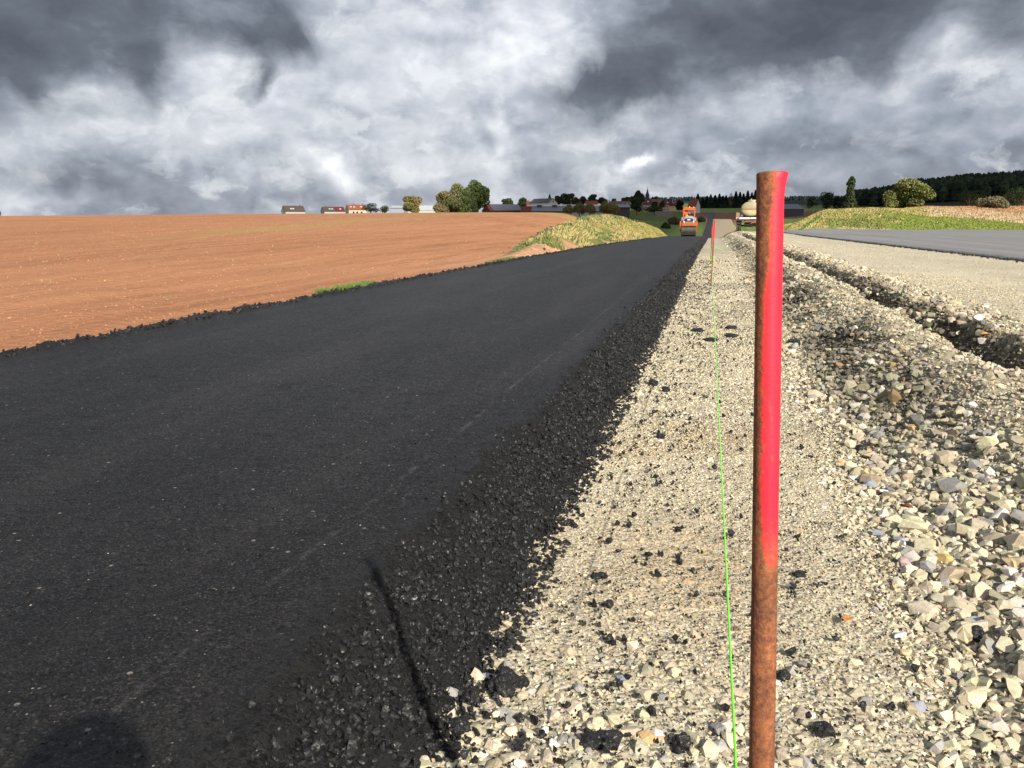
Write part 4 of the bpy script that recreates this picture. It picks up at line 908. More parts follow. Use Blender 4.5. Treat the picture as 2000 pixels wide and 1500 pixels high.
def house(name, label, px0, px1, vtop, veave, Y, wallc, roofc, depth=8.5, gable=False, windows=(), chimneys=(), skylights=(), group='village houses', roof2=None, solar=False, zb=None, yaw=0.0, ov=.35, cat='house', wallmat=None, roofmat=None, split=None):
    pc = (px0 + px1) / 2; kx = Y / ray(pc, HOR).y / F_PX; W = (px1 - px0) * kx; zt = at(pc, vtop, Y).z; ze = at(pc, veave, Y).z
    P = at(pc, veave, Y); base = (float(GZ(P.x, P.y + depth / 2)) if zb is None else zb) - .3; fa = math.atan2(-P.x, P.y)
    root = empty(name, (P.x, P.y, base), fa + yaw); zt -= base; ze -= base
    if ze < 2.2: base -= 2.2 - ze; root.location.z = base; zt += 2.2 - ze; ze = 2.2
    wm = wallmat or mk(wallc); rm = roofmat or tile_mat(roofc); mb = MB()
    if not gable:   # ridge runs across the view
        y0, y1 = 0.0, depth; ym = depth / 2; x0, x1 = -W / 2 + ov * .5, W / 2 - ov * .5
        mb.add([(x0, y0, 0), (x1, y0, 0), (x1, y1, 0), (x0, y1, 0), (x0, y0, ze), (x1, y0, ze), (x1, y1, ze), (x0, y1, ze), (x0, ym, zt - .12), (x1, ym, zt - .12)],
               [(0, 1, 5, 4), (2, 3, 7, 6), (1, 2, 6, 9, 5), (3, 0, 4, 8, 7), (0, 3, 2, 1)])
        mb.build('wall', wm, root)
        sl = (zt - ze) / ym; zo = ze - sl * ov
        def slab(xa, xb, mat, nm):
            rb = MB()
            for sgn in (0, 1):
                ya = -ov if sgn == 0 else depth + ov
                A_ = [(xa, ya, zo), (xb, ya, zo), (xb, ym, zt), (xa, ym, zt)]; rb.add([tuple(v) for v in A_] + [(v[0], v[1], v[2] + .16) for v in A_], [(0, 1, 2, 3), (4, 5, 6, 7), (0, 1, 5, 4), (1, 2, 6, 5), (2, 3, 7, 6), (3, 0, 4, 7)])
            return rb.build(nm, mat, root)
        if split is not None:
            xs_ = -W / 2 + W * split; rf = slab(-W / 2, xs_, rm, 'roof'); rf2 = slab(xs_ + .004, W / 2, roofmat if False else tile_mat(roof2), 'roof'); rf2['label'] = 'dark red right half of the roof'
        else: rf = slab(-W / 2, W / 2, rm, 'roof')
        if solar:
            a0, a1 = solar if isinstance(solar, tuple) else (.03, .97); sb = MB()
            def pt(u, w, dz): return (-W / 2 + W * u, -ov + (ym + ov) * w, zo + (zt - zo) * w + .16 + dz)
            sb.add([pt(a0, .05, .03), pt(a1, .05, .03), pt(a1, .93, .03), pt(a0, .93, .03), pt(a0, .05, .10), pt(a1, .05, .10), pt(a1, .93, .10), pt(a0, .93, .10)], [(0, 3, 2, 1), (4, 5, 6, 7), (0, 1, 5, 4), (1, 2, 6, 5), (2, 3, 7, 6), (3, 0, 4, 7)]); sb.build('solar_array', M['solar'], root)
        for (u, z0, z1, w) in windows: 
            cxw = -W / 2 + W * u; f_ = MB().box(cxw - w / 2 - .12, cxw + w / 2 + .12, -.09, .03, z0 - .12 - 0, z1 + .12).build('window', LIGHT, root); MB().box(cxw - w / 2, cxw + w / 2, -.11, -.085, z0, z1).build('pane', GLASS, f_)
        for (u, w_) in skylights:
            cxw = -W / 2 + W * u; zc = ze + (zt - ze) * w_; yc = ym * w_; th = math.atan(sl)
            Mx = Matrix.Translation((cxw, yc, zc + .2)) @ Matrix.Rotation(th, 4, 'X'); MB().box(-.5, .5, -.6, .6, -.05, .06, Mx).build('skylight', mk((.38, .40, .42), r=.3), root)
        for u in chimneys: cxw = -W / 2 + W * u; MB().box(cxw - .35, cxw + .35, ym - .3 + .4, ym + .3 + .4, zt - 1.0, zt + .75).build('chimney', mk((.22, .09, .06)), rf)
    else:           # gable end faces the camera
        x0, x1 = -W / 2 + ov * .6, W / 2 - ov * .6
        mb.add([(x0, 0, 0), (x1, 0, 0), (x1, depth, 0), (x0, depth, 0), (x0, 0, ze), (x1, 0, ze), (x1, depth, ze), (x0, depth, ze), (0, 0, zt - .12), (0, depth, zt - .12)],
               [(0, 1, 5, 8, 4), (2, 3, 7, 9, 6), (1, 2, 6, 5), (3, 0, 4, 7), (0, 3, 2, 1)]); mb.build('wall', wm, root)
        rb = MB(); sl = (zt - ze) / (W / 2)
        for sg in (-1, 1):
            A_ = [(sg * W / 2, -ov, ze - .05), (0, -ov, zt), (0, depth + ov, zt), (sg * W / 2, depth + ov, ze - .05)]; rb.add(A_ + [(v[0], v[1], v[2] + .18) for v in A_], [(0, 1, 2, 3), (4, 5, 6, 7), (0, 1, 5, 4), (1, 2, 6, 5), (2, 3, 7, 6), (3, 0, 4, 7)])
        rf = rb.build('roof', rm, root)
        for (u, z0, z1, w) in windows:
            cxw = -W / 2 + W * u; f_ = MB().box(cxw - w / 2 - .12, cxw + w / 2 + .12, -.09, .03, z0 - .12, z1 + .12).build('window', LIGHT, root); MB().box(cxw - w / 2, cxw + w / 2, -.11, -.085, z0, z1).build('pane', GLASS, f_)
        for u in chimneys: MB().box(-.3, .3, depth * u - .3, depth * u + .3, zt - .8, zt + .9).build('chimney', mk((.22, .09, .06)), rf)
    return tag(root, label, cat, group)
M['solar'] = solar_mat()
HL = .6
def hw(zs_): return zs_
H1 = house('house', 'grey brown roofed house alone at the left of the horizon', 557, 597, 402, 412.5, 470, WH, R_BR, 9, windows=((.25, 4.0, 5.0, 1.0), (.45, 4.0, 5.0, 1.6), (.72, 4.0, 5.0, 2.0)), skylights=((.33, .4), (.44, .4)), chimneys=(.86,), yaw=R(16))
house('house', 'double house with brown and dark red roof halves', 633, 675, 404, 412.5, 470, WH, R_BR, 9, windows=((.3, 3.4, 4.4, 1.2), (.55, 3.4, 4.4, 1.4), (.85, 3.4, 4.4, 1.2)), skylights=((.3, .45), (.42, .45), (.8, .45)), split=.53, roof2=R_RD, chimneys=(.2,), yaw=R(14))
house('house', 'cream yellow house with bright orange tiled roof', 680.5, 716, 400, 409, 460, CR, R_OR, 9, windows=((.28, 4.2, 5.6, 1.1), (.48, 4.2, 5.6, 1.1), (.72, 4.2, 5.6, 1.1)), skylights=((.18, .5), (.36, .45), (.75, .5)), chimneys=(.4, .9), yaw=R(12))
house('shed', 'blue grey metal shed left of the yellowish round tree', 762, 790, 402, 406, 380, (.26, .29, .33), (.42, .44, .46), 12, group='farm buildings', cat='shed', yaw=R(-8))
house('barn', 'long pale metal roofed barn behind the yellowish round tree', 788, 868, 401.5, 411, 400, (.45, .47, .48), (.46, .47, .47), 16, group='farm buildings', cat='barn')
house('barn', 'dark red gabled barn with solar panels on its roof', 956, 1023, 399, 412, 300, (.07, .016, .018), (.13, .028, .026), 13, group='farm buildings', cat='barn', solar=(.10, .98), yaw=R(14))
house('house', 'orange roofed house hidden right of the tallest tree', 950, 964, 398, 405, 420, WH, R_OR, 8, gable=True)
LB = house('barn', 'very long low barn with dark solar roof and white ridge', 1016, 1196, 403, 414, 290, (.35, .34, .33), (.16, .035, .03), 18, group='farm buildings', cat='barn', solar=(.12, .99))
mb = MB(); W_ = (1196 - 1016) * 290 / ray(1106, HOR).y / F_PX; zr_ = at(1106, 403, 290).z - LB.location.z
mb.box(-W_ / 2 + 2, W_ / 2, 8.6, 9.4, zr_ + .17, zr_ + .75); mb.build('ridge_vent', mk((.62, .58, .57)), LB)
for u in (.20, .37, .53): MB().box(-W_ / 2 + W_ * u - .8, -W_ / 2 + W_ * u + .8, 7.6, 9.0, zr_ - .2, zr_ + .6, None, .15).build('roof_vent', mk((.05, .05, .06)), LB)
house('house', 'small orange roofed house between dark village trees', 1028, 1045, 393.5, 399.5, 440, WH, (.30, .08, .04), 8, gable=False, chimneys=(.2,))
house('house', 'white gabled house with grey roof standing above the long barn', 1068, 1092, 387.8, 396, 425, (.50, .50, .48), R_GY, 15, gable=True, windows=((.25, 2.2, 3.4, .9), (.5, 2.2, 3.4, .9), (.75, 2.2, 3.4, .9), (.5, 4.6, 5.6, .8)), yaw=R(38), zb=5.6)
house('house', 'bright red roofed house amid the village trees', 1143, 1168, 392.5, 399.5, 470, CR, (.25, .065, .04), 8, chimneys=(.5,))
house('house', 'long brown roofed house with cream wall left of the tall dark tree', 1192, 1232, 393, 400.5, 440, (.50, .45, .38), (.13, .095, .07), 9, windows=((.7, 3.0, 4.2, 1.6), (.9, 3.0, 4.2, 1.0)), chimneys=(.22, .55, .93))
house('barn', 'low barn with slate blue solar roof left of the tall dark tree', 1192, 1231, 399.5, 406, 340, (.06, .05, .05), R_SO, 14, group='farm buildings', cat='barn', solar=True)
house('house', 'maroon roofed house at the foot of the church', 1256, 1272, 389.5, 399, 430, (.3, .26, .23), (.10, .032, .035), 9, skylights=((.6, .5),))
house('barn', 'brown tiled barn right of the church spire', 1266, 1290, 389, 400, 440, (.30, .14, .09), (.17, .095, .065), 10, group='farm buildings', cat='barn', yaw=R(-12))
house('house', 'dark red roofed long house between church and roller', 1296, 1334, 391, 401.5, 450, (.5, .42, .26), (.12, .028, .028), 10, skylights=((.2, .5), (.5, .6)), windows=((.52, 4.3, 6.0, 1.2),))
house('house', 'narrow brick gable building beside the low beige wall', 1297.5, 1307.5, 396, 402, 400, (.30, .135, .085), (.26, .08, .05), 10, gable=True, windows=((.65, 3.2, 4.0, .7),))
house('shed', 'low beige rendered shed joined to the brick gable', 1294, 1306, 406, 408, 394, (.38, .30, .24), (.30, .24, .19), 5, cat='shed', group='farm buildings')
house('shed', 'small dark red shed left of the beige shed', 1286.5, 1294, 408.5, 410, 392, (.16, .025, .025), (.06, .05, .05), 4, cat='shed', group='farm buildings')
house('house', 'house with steep red roof and white gable behind the roller canopy', 1343, 1360, 389.5, 402, 430, (.55, .54, .50), (.20, .07, .05), 6, yaw=R(-20), chimneys=(.3,))
house('barn', 'low barn with blue grey roof beyond the right mound', 1531, 1571, 398.5, 408, 360, (.06, .06, .07), (.19, .20, .23), 14, group='farm buildings', cat='barn', yaw=R(20))
# garden wall below the village
P = at(1296, 424, 375); zb = float(GZ(P.x, P.y)); 
wl = MB().box(-3.6, 3.6, -.15, .15, -.4, 2.2); wl.box(-3.7, 3.7, -.2, .2, 2.2, 2.35); o = wl.build('garden_wall', simple('grey_render', (.19, .17, .15), .9, .1, .25, 1.2), None); o.location = (P.x, P.y, zb); tag(o, 'grey rendered garden wall below the beige shed', 'wall')
# church
P = at(1264, 396, 470); zb = float(GZ(P.x, P.y)); root = empty('church', (P.x, P.y, zb - .3), math.atan2(-P.x, P.y)); k_ = 470 / F_PX
zz = lambda v: at(1264, v, 470).z - zb + .3
slate = simple('slate', (.030, .034, .045), .6, .35, .3, 2)
MB().box(-2.4, 2.4, -2.4, 2.4, 0, zz(394)).build('tower', mk((.22, .19, .17)), root)
MB().lathe([(zz(394), 3.5), (zz(391), 3.3), (zz(389.5), 2.7), (zz(388), 1.5), (zz(387), 1.0)], 8, 'Z').build('tower_roof', slate, root)
MB().lathe([(zz(387), .95), (zz(381.5), .95)], 8, 'Z').build('lantern', slate, root)
MB().lathe([(zz(381.5), 1.25), (zz(379.5), .85), (zz(372), .32), (zz(367.5), .07)], 8, 'Z').build('spire', slate, root)
MB().tube([(0, 0, zz(368)), (0, 0, zz(364))], .07, 6).box(-.35, .35, -.05, .05, zz(365.6), zz(365.2)).build('cross', slate, root)
nv = MB(); y0, y1 = 2.5, 15; nv.add([(-4, y0, 0), (4, y0, 0), (4, y1, 0), (-4, y1, 0), (-4, y0, zz(401)), (4, y0, zz(401)), (4, y1, zz(401)), (-4, y1, zz(401)), (0, y0, zz(392.5)), (0, y1, zz(392.5))], [(0, 1, 5, 8, 4), (2, 3, 7, 9, 6), (1, 2, 6, 5), (3, 0, 4, 7)]); nv.build('nave_wall', mk((.25, .21, .18)), root)
rb = MB()
for sg in (-1, 1): A_ = [(sg * 4.3, y0 - .2, zz(401.4)), (0, y0 - .2, zz(392.5)), (0, y1 + .3, zz(392.5)), (sg * 4.3, y1 + .3, zz(401.4))]; rb.add(A_ + [(v[0], v[1], v[2] + .2) for v in A_], [(0, 1, 2, 3), (4, 5, 6, 7), (0, 1, 5, 4), (1, 2, 6, 5), (2, 3, 7, 6), (3, 0, 4, 7)])
rb.build('nave_roof', tile_mat((.11, .04, .035)), root)
tag(root, 'village church with dark slate spire and lantern', 'church')

# ------------------------------------------------------------------ weeds and grass on the mounds, verge, stubble
def blades(x, y, z, h, w, cols, r, lean=.35):
    n = len(x); a = r.uniform(0, 2 * np.pi, n); la = r.uniform(0, 2 * np.pi, n); l = np.abs(r.normal(0, lean, n)) * h
    dx, dy = np.cos(a) * w, np.sin(a) * w; tx, ty = np.cos(la) * l, np.sin(la) * l
    b = np.stack([x, y, z], 1)
    v = np.stack([b + np.stack([-dx, -dy, 0 * x], 1), b + np.stack([dx, dy, 0 * x], 1), b + np.stack([dx * .8 + tx * .45, dy * .8 + ty * .45, h * .6], 1), b + np.stack([tx, ty, h], 1)], 1)
    q = np.arange(4 * n).reshape(-1, 4); return v.reshape(-1, 3), q, np.repeat(cols, 4, 0)
def scat_weeds(name, label, gens):
    VV = []; FF = []; CC = []; o = 0
    for v, q, c in gens: VV.append(v); FF.append(q + o); CC.append(c); o += len(v)
    V = np.concatenate(VV); q = np.concatenate(FF); print(name, len(q))
    return tag(link(name, np_mesh(name, V, q.ravel(), np.full(len(q), 4), np.concatenate(CC)), M['grass']), label, None, None, 'stuff')
STRAW, YEL, GRN, DGR = (.35, .275, .12), (.39, .335, .145), (.165, .195, .06), (.075, .115, .045)
r = np.random.default_rng(301); n = 150000; x = r.uniform(-11.6, -4.3, n); y = 18 + 108 * r.random(n) ** 1.1; mh = mound_l(x, y)
pat = fbm(x * .7, y * .16, 302, 3); pat2 = fbm(x * .8 + 9, y * .2, 303, 3)
keep = (mh > .04) & ((pat > .43) | (r.random(n) < .15)) & ~((pat2 > .60)) & ~((x > -5.4) & (y < 62) & (pat2 > .42))
x, y, mh, pat, pat2 = [a[keep] for a in (x, y, mh, pat, pat2)]; n = len(x)
g = fbm(x * 1.1 + 30, y * .3, 304, 3); cols = np.where((g > .56)[:, None], np.array(GRN), np.where((g > .46)[:, None], np.array(STRAW), np.array(YEL))) * r.uniform(.7, 1.3, (n, 1))
right = (y > 66) & (x > -7.6); cols[right] = np.array((.34, .31, .10)) * r.uniform(.8, 1.2, (right.sum(), 1)); m_ = r.random(n) < .06; cols[m_] = np.array(DGR) * r.uniform(.7, 1.3, (m_.sum(), 1))
h = r.uniform(.05, .15, n) * (1 + .5 * (pat > .52)) * np.where(right, .5, 1)
g1 = blades(x, y, GZ(x, y) - .02, h, .006 + .0006 * y, cols, r, .6)
# leafy green weed rosettes
nk = 70; kx = r.uniform(-9, -4.9, nk); ky = r.uniform(22, 92, nk); m_ = mound_l(kx, ky) > .15; kx, ky = kx[m_], ky[m_]
X_ = np.repeat(kx, 22) + r.normal(0, .22, len(kx) * 22); Y_ = np.repeat(ky, 22) + r.normal(0, .35, len(kx) * 22)
P_ = np.stack([X_, Y_, GZ(X_, Y_) + r.uniform(.02, .2, len(X_))], 1); g2 = leaf_cards(P_, r.uniform(.06, .13, len(X_)), np.array((.08, .15, .06)) * r.uniform(.7, 1.35, (len(X_), 1)), r)
scat_weeds('weeds', 'dry yellow grass and green weeds on the left soil mound', [g1, g2])
n = 120000; y = r.uniform(84, 175, n); px_ = r.uniform(1500, 2060, n); x = np.interp(px_, [1500, 2100], [KY(1500), KY(2100)]) * y
keep = (x > np.interp(y, AR_Y, AR) + .15) & (x > 6.6) & ~((y > 168) & (px_ > 1760)) ; x, y, px_ = x[keep], y[keep], px_[keep]; n = len(x); z = GZ(x, y)
g = fbm(x * .35, y * .10, 311, 4); g3 = fbm(x * .9, y * .22, 312, 3)
cols = np.where((g > .58)[:, None], np.array((.20, .225, .07)), np.where((g3 > .5)[:, None], np.array((.40, .345, .135)), np.array((.32, .285, .105)))) * r.uniform(.72, 1.28, (n, 1))
low = (px_ > 1745 + 120 * (g3 - .5)) & (z < .72 + 1.35 * (2000 - px_) / 255 + .8 * (g - .5)); cols[low] = np.array((.20, .24, .055)) * r.uniform(.75, 1.25, (low.sum(), 1))
tan = (px_ > 1835 + 160 * (g3 - .5)) & (z >= .72 + 1.35 * (2000 - px_) / 255 + .8 * (g - .5)); cols[tan] = np.array((.50, .38, .23)) * r.uniform(.75, 1.25, (tan.sum(), 1))
stripe = (np.abs(px_ - (1565 + (y - 107) * 3.2)) < 9) & (px_ < 1610); cols[stripe] = np.array((.11, .19, .05)) * r.uniform(.8, 1.2, (stripe.sum(), 1))
h = r.uniform(.10, .28, n) * np.where(tan, 1.6, 1) * np.where(low, .6, 1) * np.where(stripe, .6, 1) * (.6 + .8 * g3)
g1 = blades(x, y, z - .03, h, .022 + .0005 * y, cols, r, .5)
m_ = r.random(n) < .004; P_ = np.stack([x[m_], y[m_], z[m_] + h[m_] * 1.05], 1); g2 = leaf_cards(P_, r.uniform(.06, .12, m_.sum()), np.tile((.50, .47, .30), (m_.sum(), 1)) * r.uniform(.7, 1.15, (m_.sum(), 1)), r)
scat_weeds('dry_grass', 'tall dry and green grass over the right mound and verge', [g1, g2])
n = 24000; y = r.uniform(172, 260, n); px_ = r.uniform(1770, 2060, n); x = np.interp(px_, [1700, 2100], [KY(1700), KY(2100)]) * y; row = np.abs((y * .9 + x * .15) % 1.6 - .8) < .35; x, y = x[row], y[row]; n = len(x)
scat_weeds('maize_stubble', 'reddish tan stubble rows on the far right field', [blades(x, y, GZ(x, y), r.uniform(.15, .4, n), .09, np.array((.42, .26, .14)) * r.uniform(.65, 1.3, (n, 1)), r, .5)])
# green fringe at the road's left edge and sparse seedlings
n = 3200; y = r.uniform(10.8, 12.6, n); x = -5.0 - np.abs(r.normal(0, .08, n)); keep = fbm(y * 1.3, y * 0, 321, 3) > .38; x, y = x[keep], y[keep]; n = len(x)
g1 = blades(x, y, GZ(x, y), r.uniform(.04, .075, n), .006, np.array((.125, .20, .05)) * r.uniform(.7, 1.3, (n, 1)), r, .6)
n = 700; y = 8 + 60 * r.random(n); x = -4.8 - y * .9 * r.random(n); g2 = blades(x, y, GZ(x, y), r.uniform(.02, .05, n), .006 + .0003 * y, np.array((.28, .27, .09)) * r.uniform(.7, 1.2, (n, 1)), r, .7)
n = 1500; y = 6 + 45 * r.random(n) ** 1.3; x = -4.6 - y * .95 * r.random(n); g3_ = blades(x, y, GZ(x, y), r.uniform(.006, .018, n), .0028 + .00025 * y, np.array((.44, .31, .19)) * r.uniform(.7, 1.2, (n, 1)), r, 1.2)
scat_weeds('seedlings', 'sparse green grass tufts and straw bits on the ploughed soil', [g1, g2, g3_])
# white stones along the left road edge by the mound
rr = np.random.default_rng(331); n = 700; y = rr.uniform(31, 66, n); x = -4.45 - np.abs(rr.normal(0, .10, n)); s = rr.uniform(.03, .09, n) / 2
V, Fc, C = scatter_arrays(np.stack([x, y, GZ(x, y) + s * .5 + .02], 1), s, np.tile((.62, .58, .48), (n, 1)) * rr.uniform(.8, 1.1, (n, 1)), BANK, .5, 332)
tag(link('edge_stones', np_mesh('edge_stones', V, Fc.ravel(), np.full(len(Fc), 3), C), M['stone']), 'pale stones along the left road edge below the mound', None, None, 'stuff')
# soil clods on the field near the road
rr = np.random.default_rng(341); n = 22000; y = 4.5 + 50 * rr.random(n) ** 1.6; x = -4.7 - y * 1.0 * rr.random(n); s = (.010 + .034 * rr.random(n) ** 2.5) * (.8 + y / 90) / 2; z = GZ(x, y) + (fbm(x * .8, y * .8, 81, 3) - .5) * .10 * sst(-4.3 - x, 0, 1.5)
V, Fc, C = scatter_arrays(np.stack([x, y, z], 1), s, np.array((.36, .185, .105)) * rr.uniform(.7, 1.12, (n, 1)), BANKR, .9, 342)
tag(link('soil_clods', np_mesh('soil_clods', V, Fc.ravel(), np.full(len(Fc), 3), C), attr_mat('clod_soil', .95, .08, 20, .25)), 'crumbly brown soil clods scattered over the field', None, None, 'stuff')

# ------------------------------------------------------------------ people (skin-modifier bodies)
def skinned(name, chain, edges, mat, parent=None, sub_=2, root=0):
    bm = bmesh.new(); L_ = bm.verts.layers.skin.verify(); vs = []
    for i_, (p, rad) in enumerate(chain):
        v = bm.verts.new(p); v[L_].radius = (rad, rad) if not isinstance(rad, tuple) else rad; v[L_].use_root = (i_ == root); vs.append(v)
    for a, b in edges: bm.edges.new((vs[a], vs[b]))
    me = bpy.data.meshes.new(name); bm.to_mesh(me); bm.free(); o = link(name, me, mat, parent)
    m1 = o.modifiers.new('skin', 'SKIN'); m1.use_smooth_shade = True; m2 = o.modifiers.new('sub', 'SUBSURF'); m2.levels = sub_; m2.render_levels = sub_
    return o
SKIN = simple('skin', (.50, .30, .21), .6, .3, .1, 8)
def hand(prefix, w, d, up, side, parent):
    """five bent fingers rooted in a palm at wrist w; d = finger direction, side = thumb side"""
    ch = [(w, .026), (w + d * .05, (.040, .016))]; ed = [(0, 1)]
    for k in range(4):
        b = w + d * .085 + side * (.030 - .020 * k); ln = (.075, .085, .080, .062)[k]
        i0 = len(ch); ch += [(b, .0095), (b + d * ln * .5 - up * .008, .0088), (b + d * ln * .78 - up * .028, .0078)]; ed += [(1, i0), (i0, i0 + 1), (i0 + 1, i0 + 2)]
    i0 = len(ch); ch += [(w + d * .035 + side * .04, .012), (w + d * .065 + side * .062 - up * .01, .010), (w + d * .09 + side * .06 - up * .02, .0085)]; ed += [(1, i0), (i0, i0 + 1), (i0 + 1, i0 + 2)]
    return skinned('hand', ch, ed, SKIN, parent, 1)
def head_mesh(name, c, fwd, size, parent, hair=(.10, .07, .05), helmet=None):
    bm = bmesh.new(); bmesh.ops.create_uvsphere(bm, u_segments=28, v_segments=20, radius=1)
    for v in bm.verts:
        x_, y_, z_ = v.co; x_ *= .74; y_ *= .92
        if z_ < 0: x_ *= 1 - .30 * z_ * z_; y_ = y_ * (1 - .12 * z_ * z_) + (.06 * -z_)
        n_ = math.exp(-((x_ / .12) ** 2 + ((z_ + .10) / .2) ** 2)) * (y_ > 0); y_ += .18 * n_                       # nose
        for sx_ in (-1, 1): y_ -= .09 * math.exp(-(((x_ - sx_ * .28) / .13) ** 2 + ((z_ - .06) / .09) ** 2)) * (y_ > 0)     # eye sockets
        y_ -= .05 * math.exp(-((x_ / .22) ** 2 + ((z_ + .48) / .04) ** 2)) * (y_ > 0)                                # mouth
        for sx_ in (-1, 1): x_ += sx_ * .10 * math.exp(-(((abs(x_) - .72) / .2) ** 2 + ((z_ + .02) / .2) ** 2 + ((y_ + .05) / .15) ** 2)) * (x_ * sx_ > 0)
        v.co = Vector((x_, y_, z_)) * size
    f = Vector((fwd.x, fwd.y, 0)).normalized(); q_ = Vector((0, 1, 0)).rotation_difference(f).to_matrix().to_4x4(); Mx = Matrix.Translation(c) @ q_
    bmesh.ops.transform(bm, matrix=Mx, verts=bm.verts[:]); me = bpy.data.meshes.new(name); bm.to_mesh(me); bm.free()
    for p_ in me.polygons: p_.use_smooth = True
    o = link(name, me, SKIN, parent)
    bm = bmesh.new(); bmesh.ops.create_uvsphere(bm, u_segments=24, v_segments=16, radius=1)
    bmesh.ops.delete(bm, geom=[v for v in bm.verts if v.co.z < .12 + .55 * max(0, v.co.y)], context='VERTS')
    for v in bm.verts: v.co = Vector((v.co.x * .80, v.co.y * .99, v.co.z * 1.06)) * size
    bmesh.ops.transform(bm, matrix=Mx, verts=bm.verts[:]); me = bpy.data.meshes.new('hair'); bm.to_mesh(me); bm.free(); h = link('hair', me, simple('hair_' + name, hair, .8), o)
    h.modifiers.new('t', 'SOLIDIFY').thickness = .012
    return o
Vv = Vector
def photographer():
    root = empty('person', (0, 0, 0))
    jk = simple('dark_jacket', (.03, .035, .05), .85); tr = simple('dark_trousers', (.035, .035, .04), .9)
    pel = Vv((.43, -.62, .52)); ch = Vv((.36, -.45, .98)); nk = Vv((.325, -.37, 1.19)); hd = Vv((.305, -.31, 1.33))
    sR = ch + Vv((.17, .06, .10)); sL = ch + Vv((-.17, -.06, .17)); eR = Vv((.34, -.20, .86)); eL = hd + Vv((-.38, -.20, -.13)); wR = Vv((.13, -.06, .94)); wL = Vv((.02, -.16, 1.06))
    kR = Vv((.50, -.18, .46)); aR = Vv((.50, -.42, .10)); tR = Vv((.47, -.20, .04)); kL = Vv((.18, -.42, .09)); aL = Vv((.28, -.86, .10)); tL = Vv((.27, -.95, .05))
    body = skinned('body', [(pel, .13), ((pel + ch) / 2, .13), (ch, .15), (nk, .062), (hd - Vv((0, 0, .08)), .06), (sR, .07), (eR, .048), (wR, .032), (sL, .07), (eL, .048), (wL, .032), (kR, .075), (aR, .05), (tR, .04), (kL, .075), (aL, .05), (tL, .04)],
        [(0, 1), (1, 2), (2, 3), (3, 4), (2, 5), (5, 6), (6, 7), (2, 8), (8, 9), (9, 10), (0, 11), (11, 12), (12, 13), (0, 14), (14, 15), (15, 16)], SKIN, root)
    skinned('jacket', [(pel + Vv((0, 0, .06)), .155), ((pel + ch) / 2, .155), (ch, .172), (nk, .105), (sR, .092), (eR, .062), (wR * .8 + eR * .2, .046), (sL, .105), (eL, .085), (wL * .8 + eL * .2, .05)], [(0, 1), (1, 2), (2, 3), (2, 4), (4, 5), (5, 6), (2, 7), (7, 8), (8, 9)], jk, root)
    skinned('trousers', [(pel, .15), (kR, .088), (aR, .062), (kL, .088), (aL, .062)], [(0, 1), (1, 2), (0, 3), (3, 4)], tr, root)
    for a, b in ((aR, tR), (aL, tL)): MB().tube([a - Vv((0, 0, .03)), (a + b) / 2 - Vv((0, 0, .02)), b + (b - a) * .3], [.055, .056, .038], 12).build('shoe', simple('shoe', (.04, .03, .025), .7), root, True)
    head_mesh('head', hd, Vv((-.3, 1, 0)), .128, root)
    skinned('hood', [(nk - Vv((0, .02, .02)), .12), (hd + Vv((.0, -.06, -.02)), .155), (hd + Vv((.0, -.05, .06)), .125)], [(0, 1), (1, 2)], jk, root)
    hand('r', wR, Vv((-.55, .55, .6)).normalized(), Vv((.3, .8, -.5)).normalized(), Vv((-.6, .3, .1)).normalized(), root); hand('l', wL, Vv((.2, .75, .6)).normalized(), Vv((0, .6, -.8)), Vv((.9, 0, .2)).normalized(), root)
    su = Vector((SUN_H.x * math.cos(SUN_EL), SUN_H.y * math.cos(SUN_EL), math.sin(SUN_EL))); top = hd + Vv((0, 0, .15)); S0 = top - su * ((top.z - .16) / su.z); dl = onz(160, 1405, .16) - S0; root.location = (dl.x, dl.y, 0); print('person shift', dl[:])
    return tag(root, 'crouching photographer in dark jacket whose head shadow falls on the asphalt', 'person')
photographer()

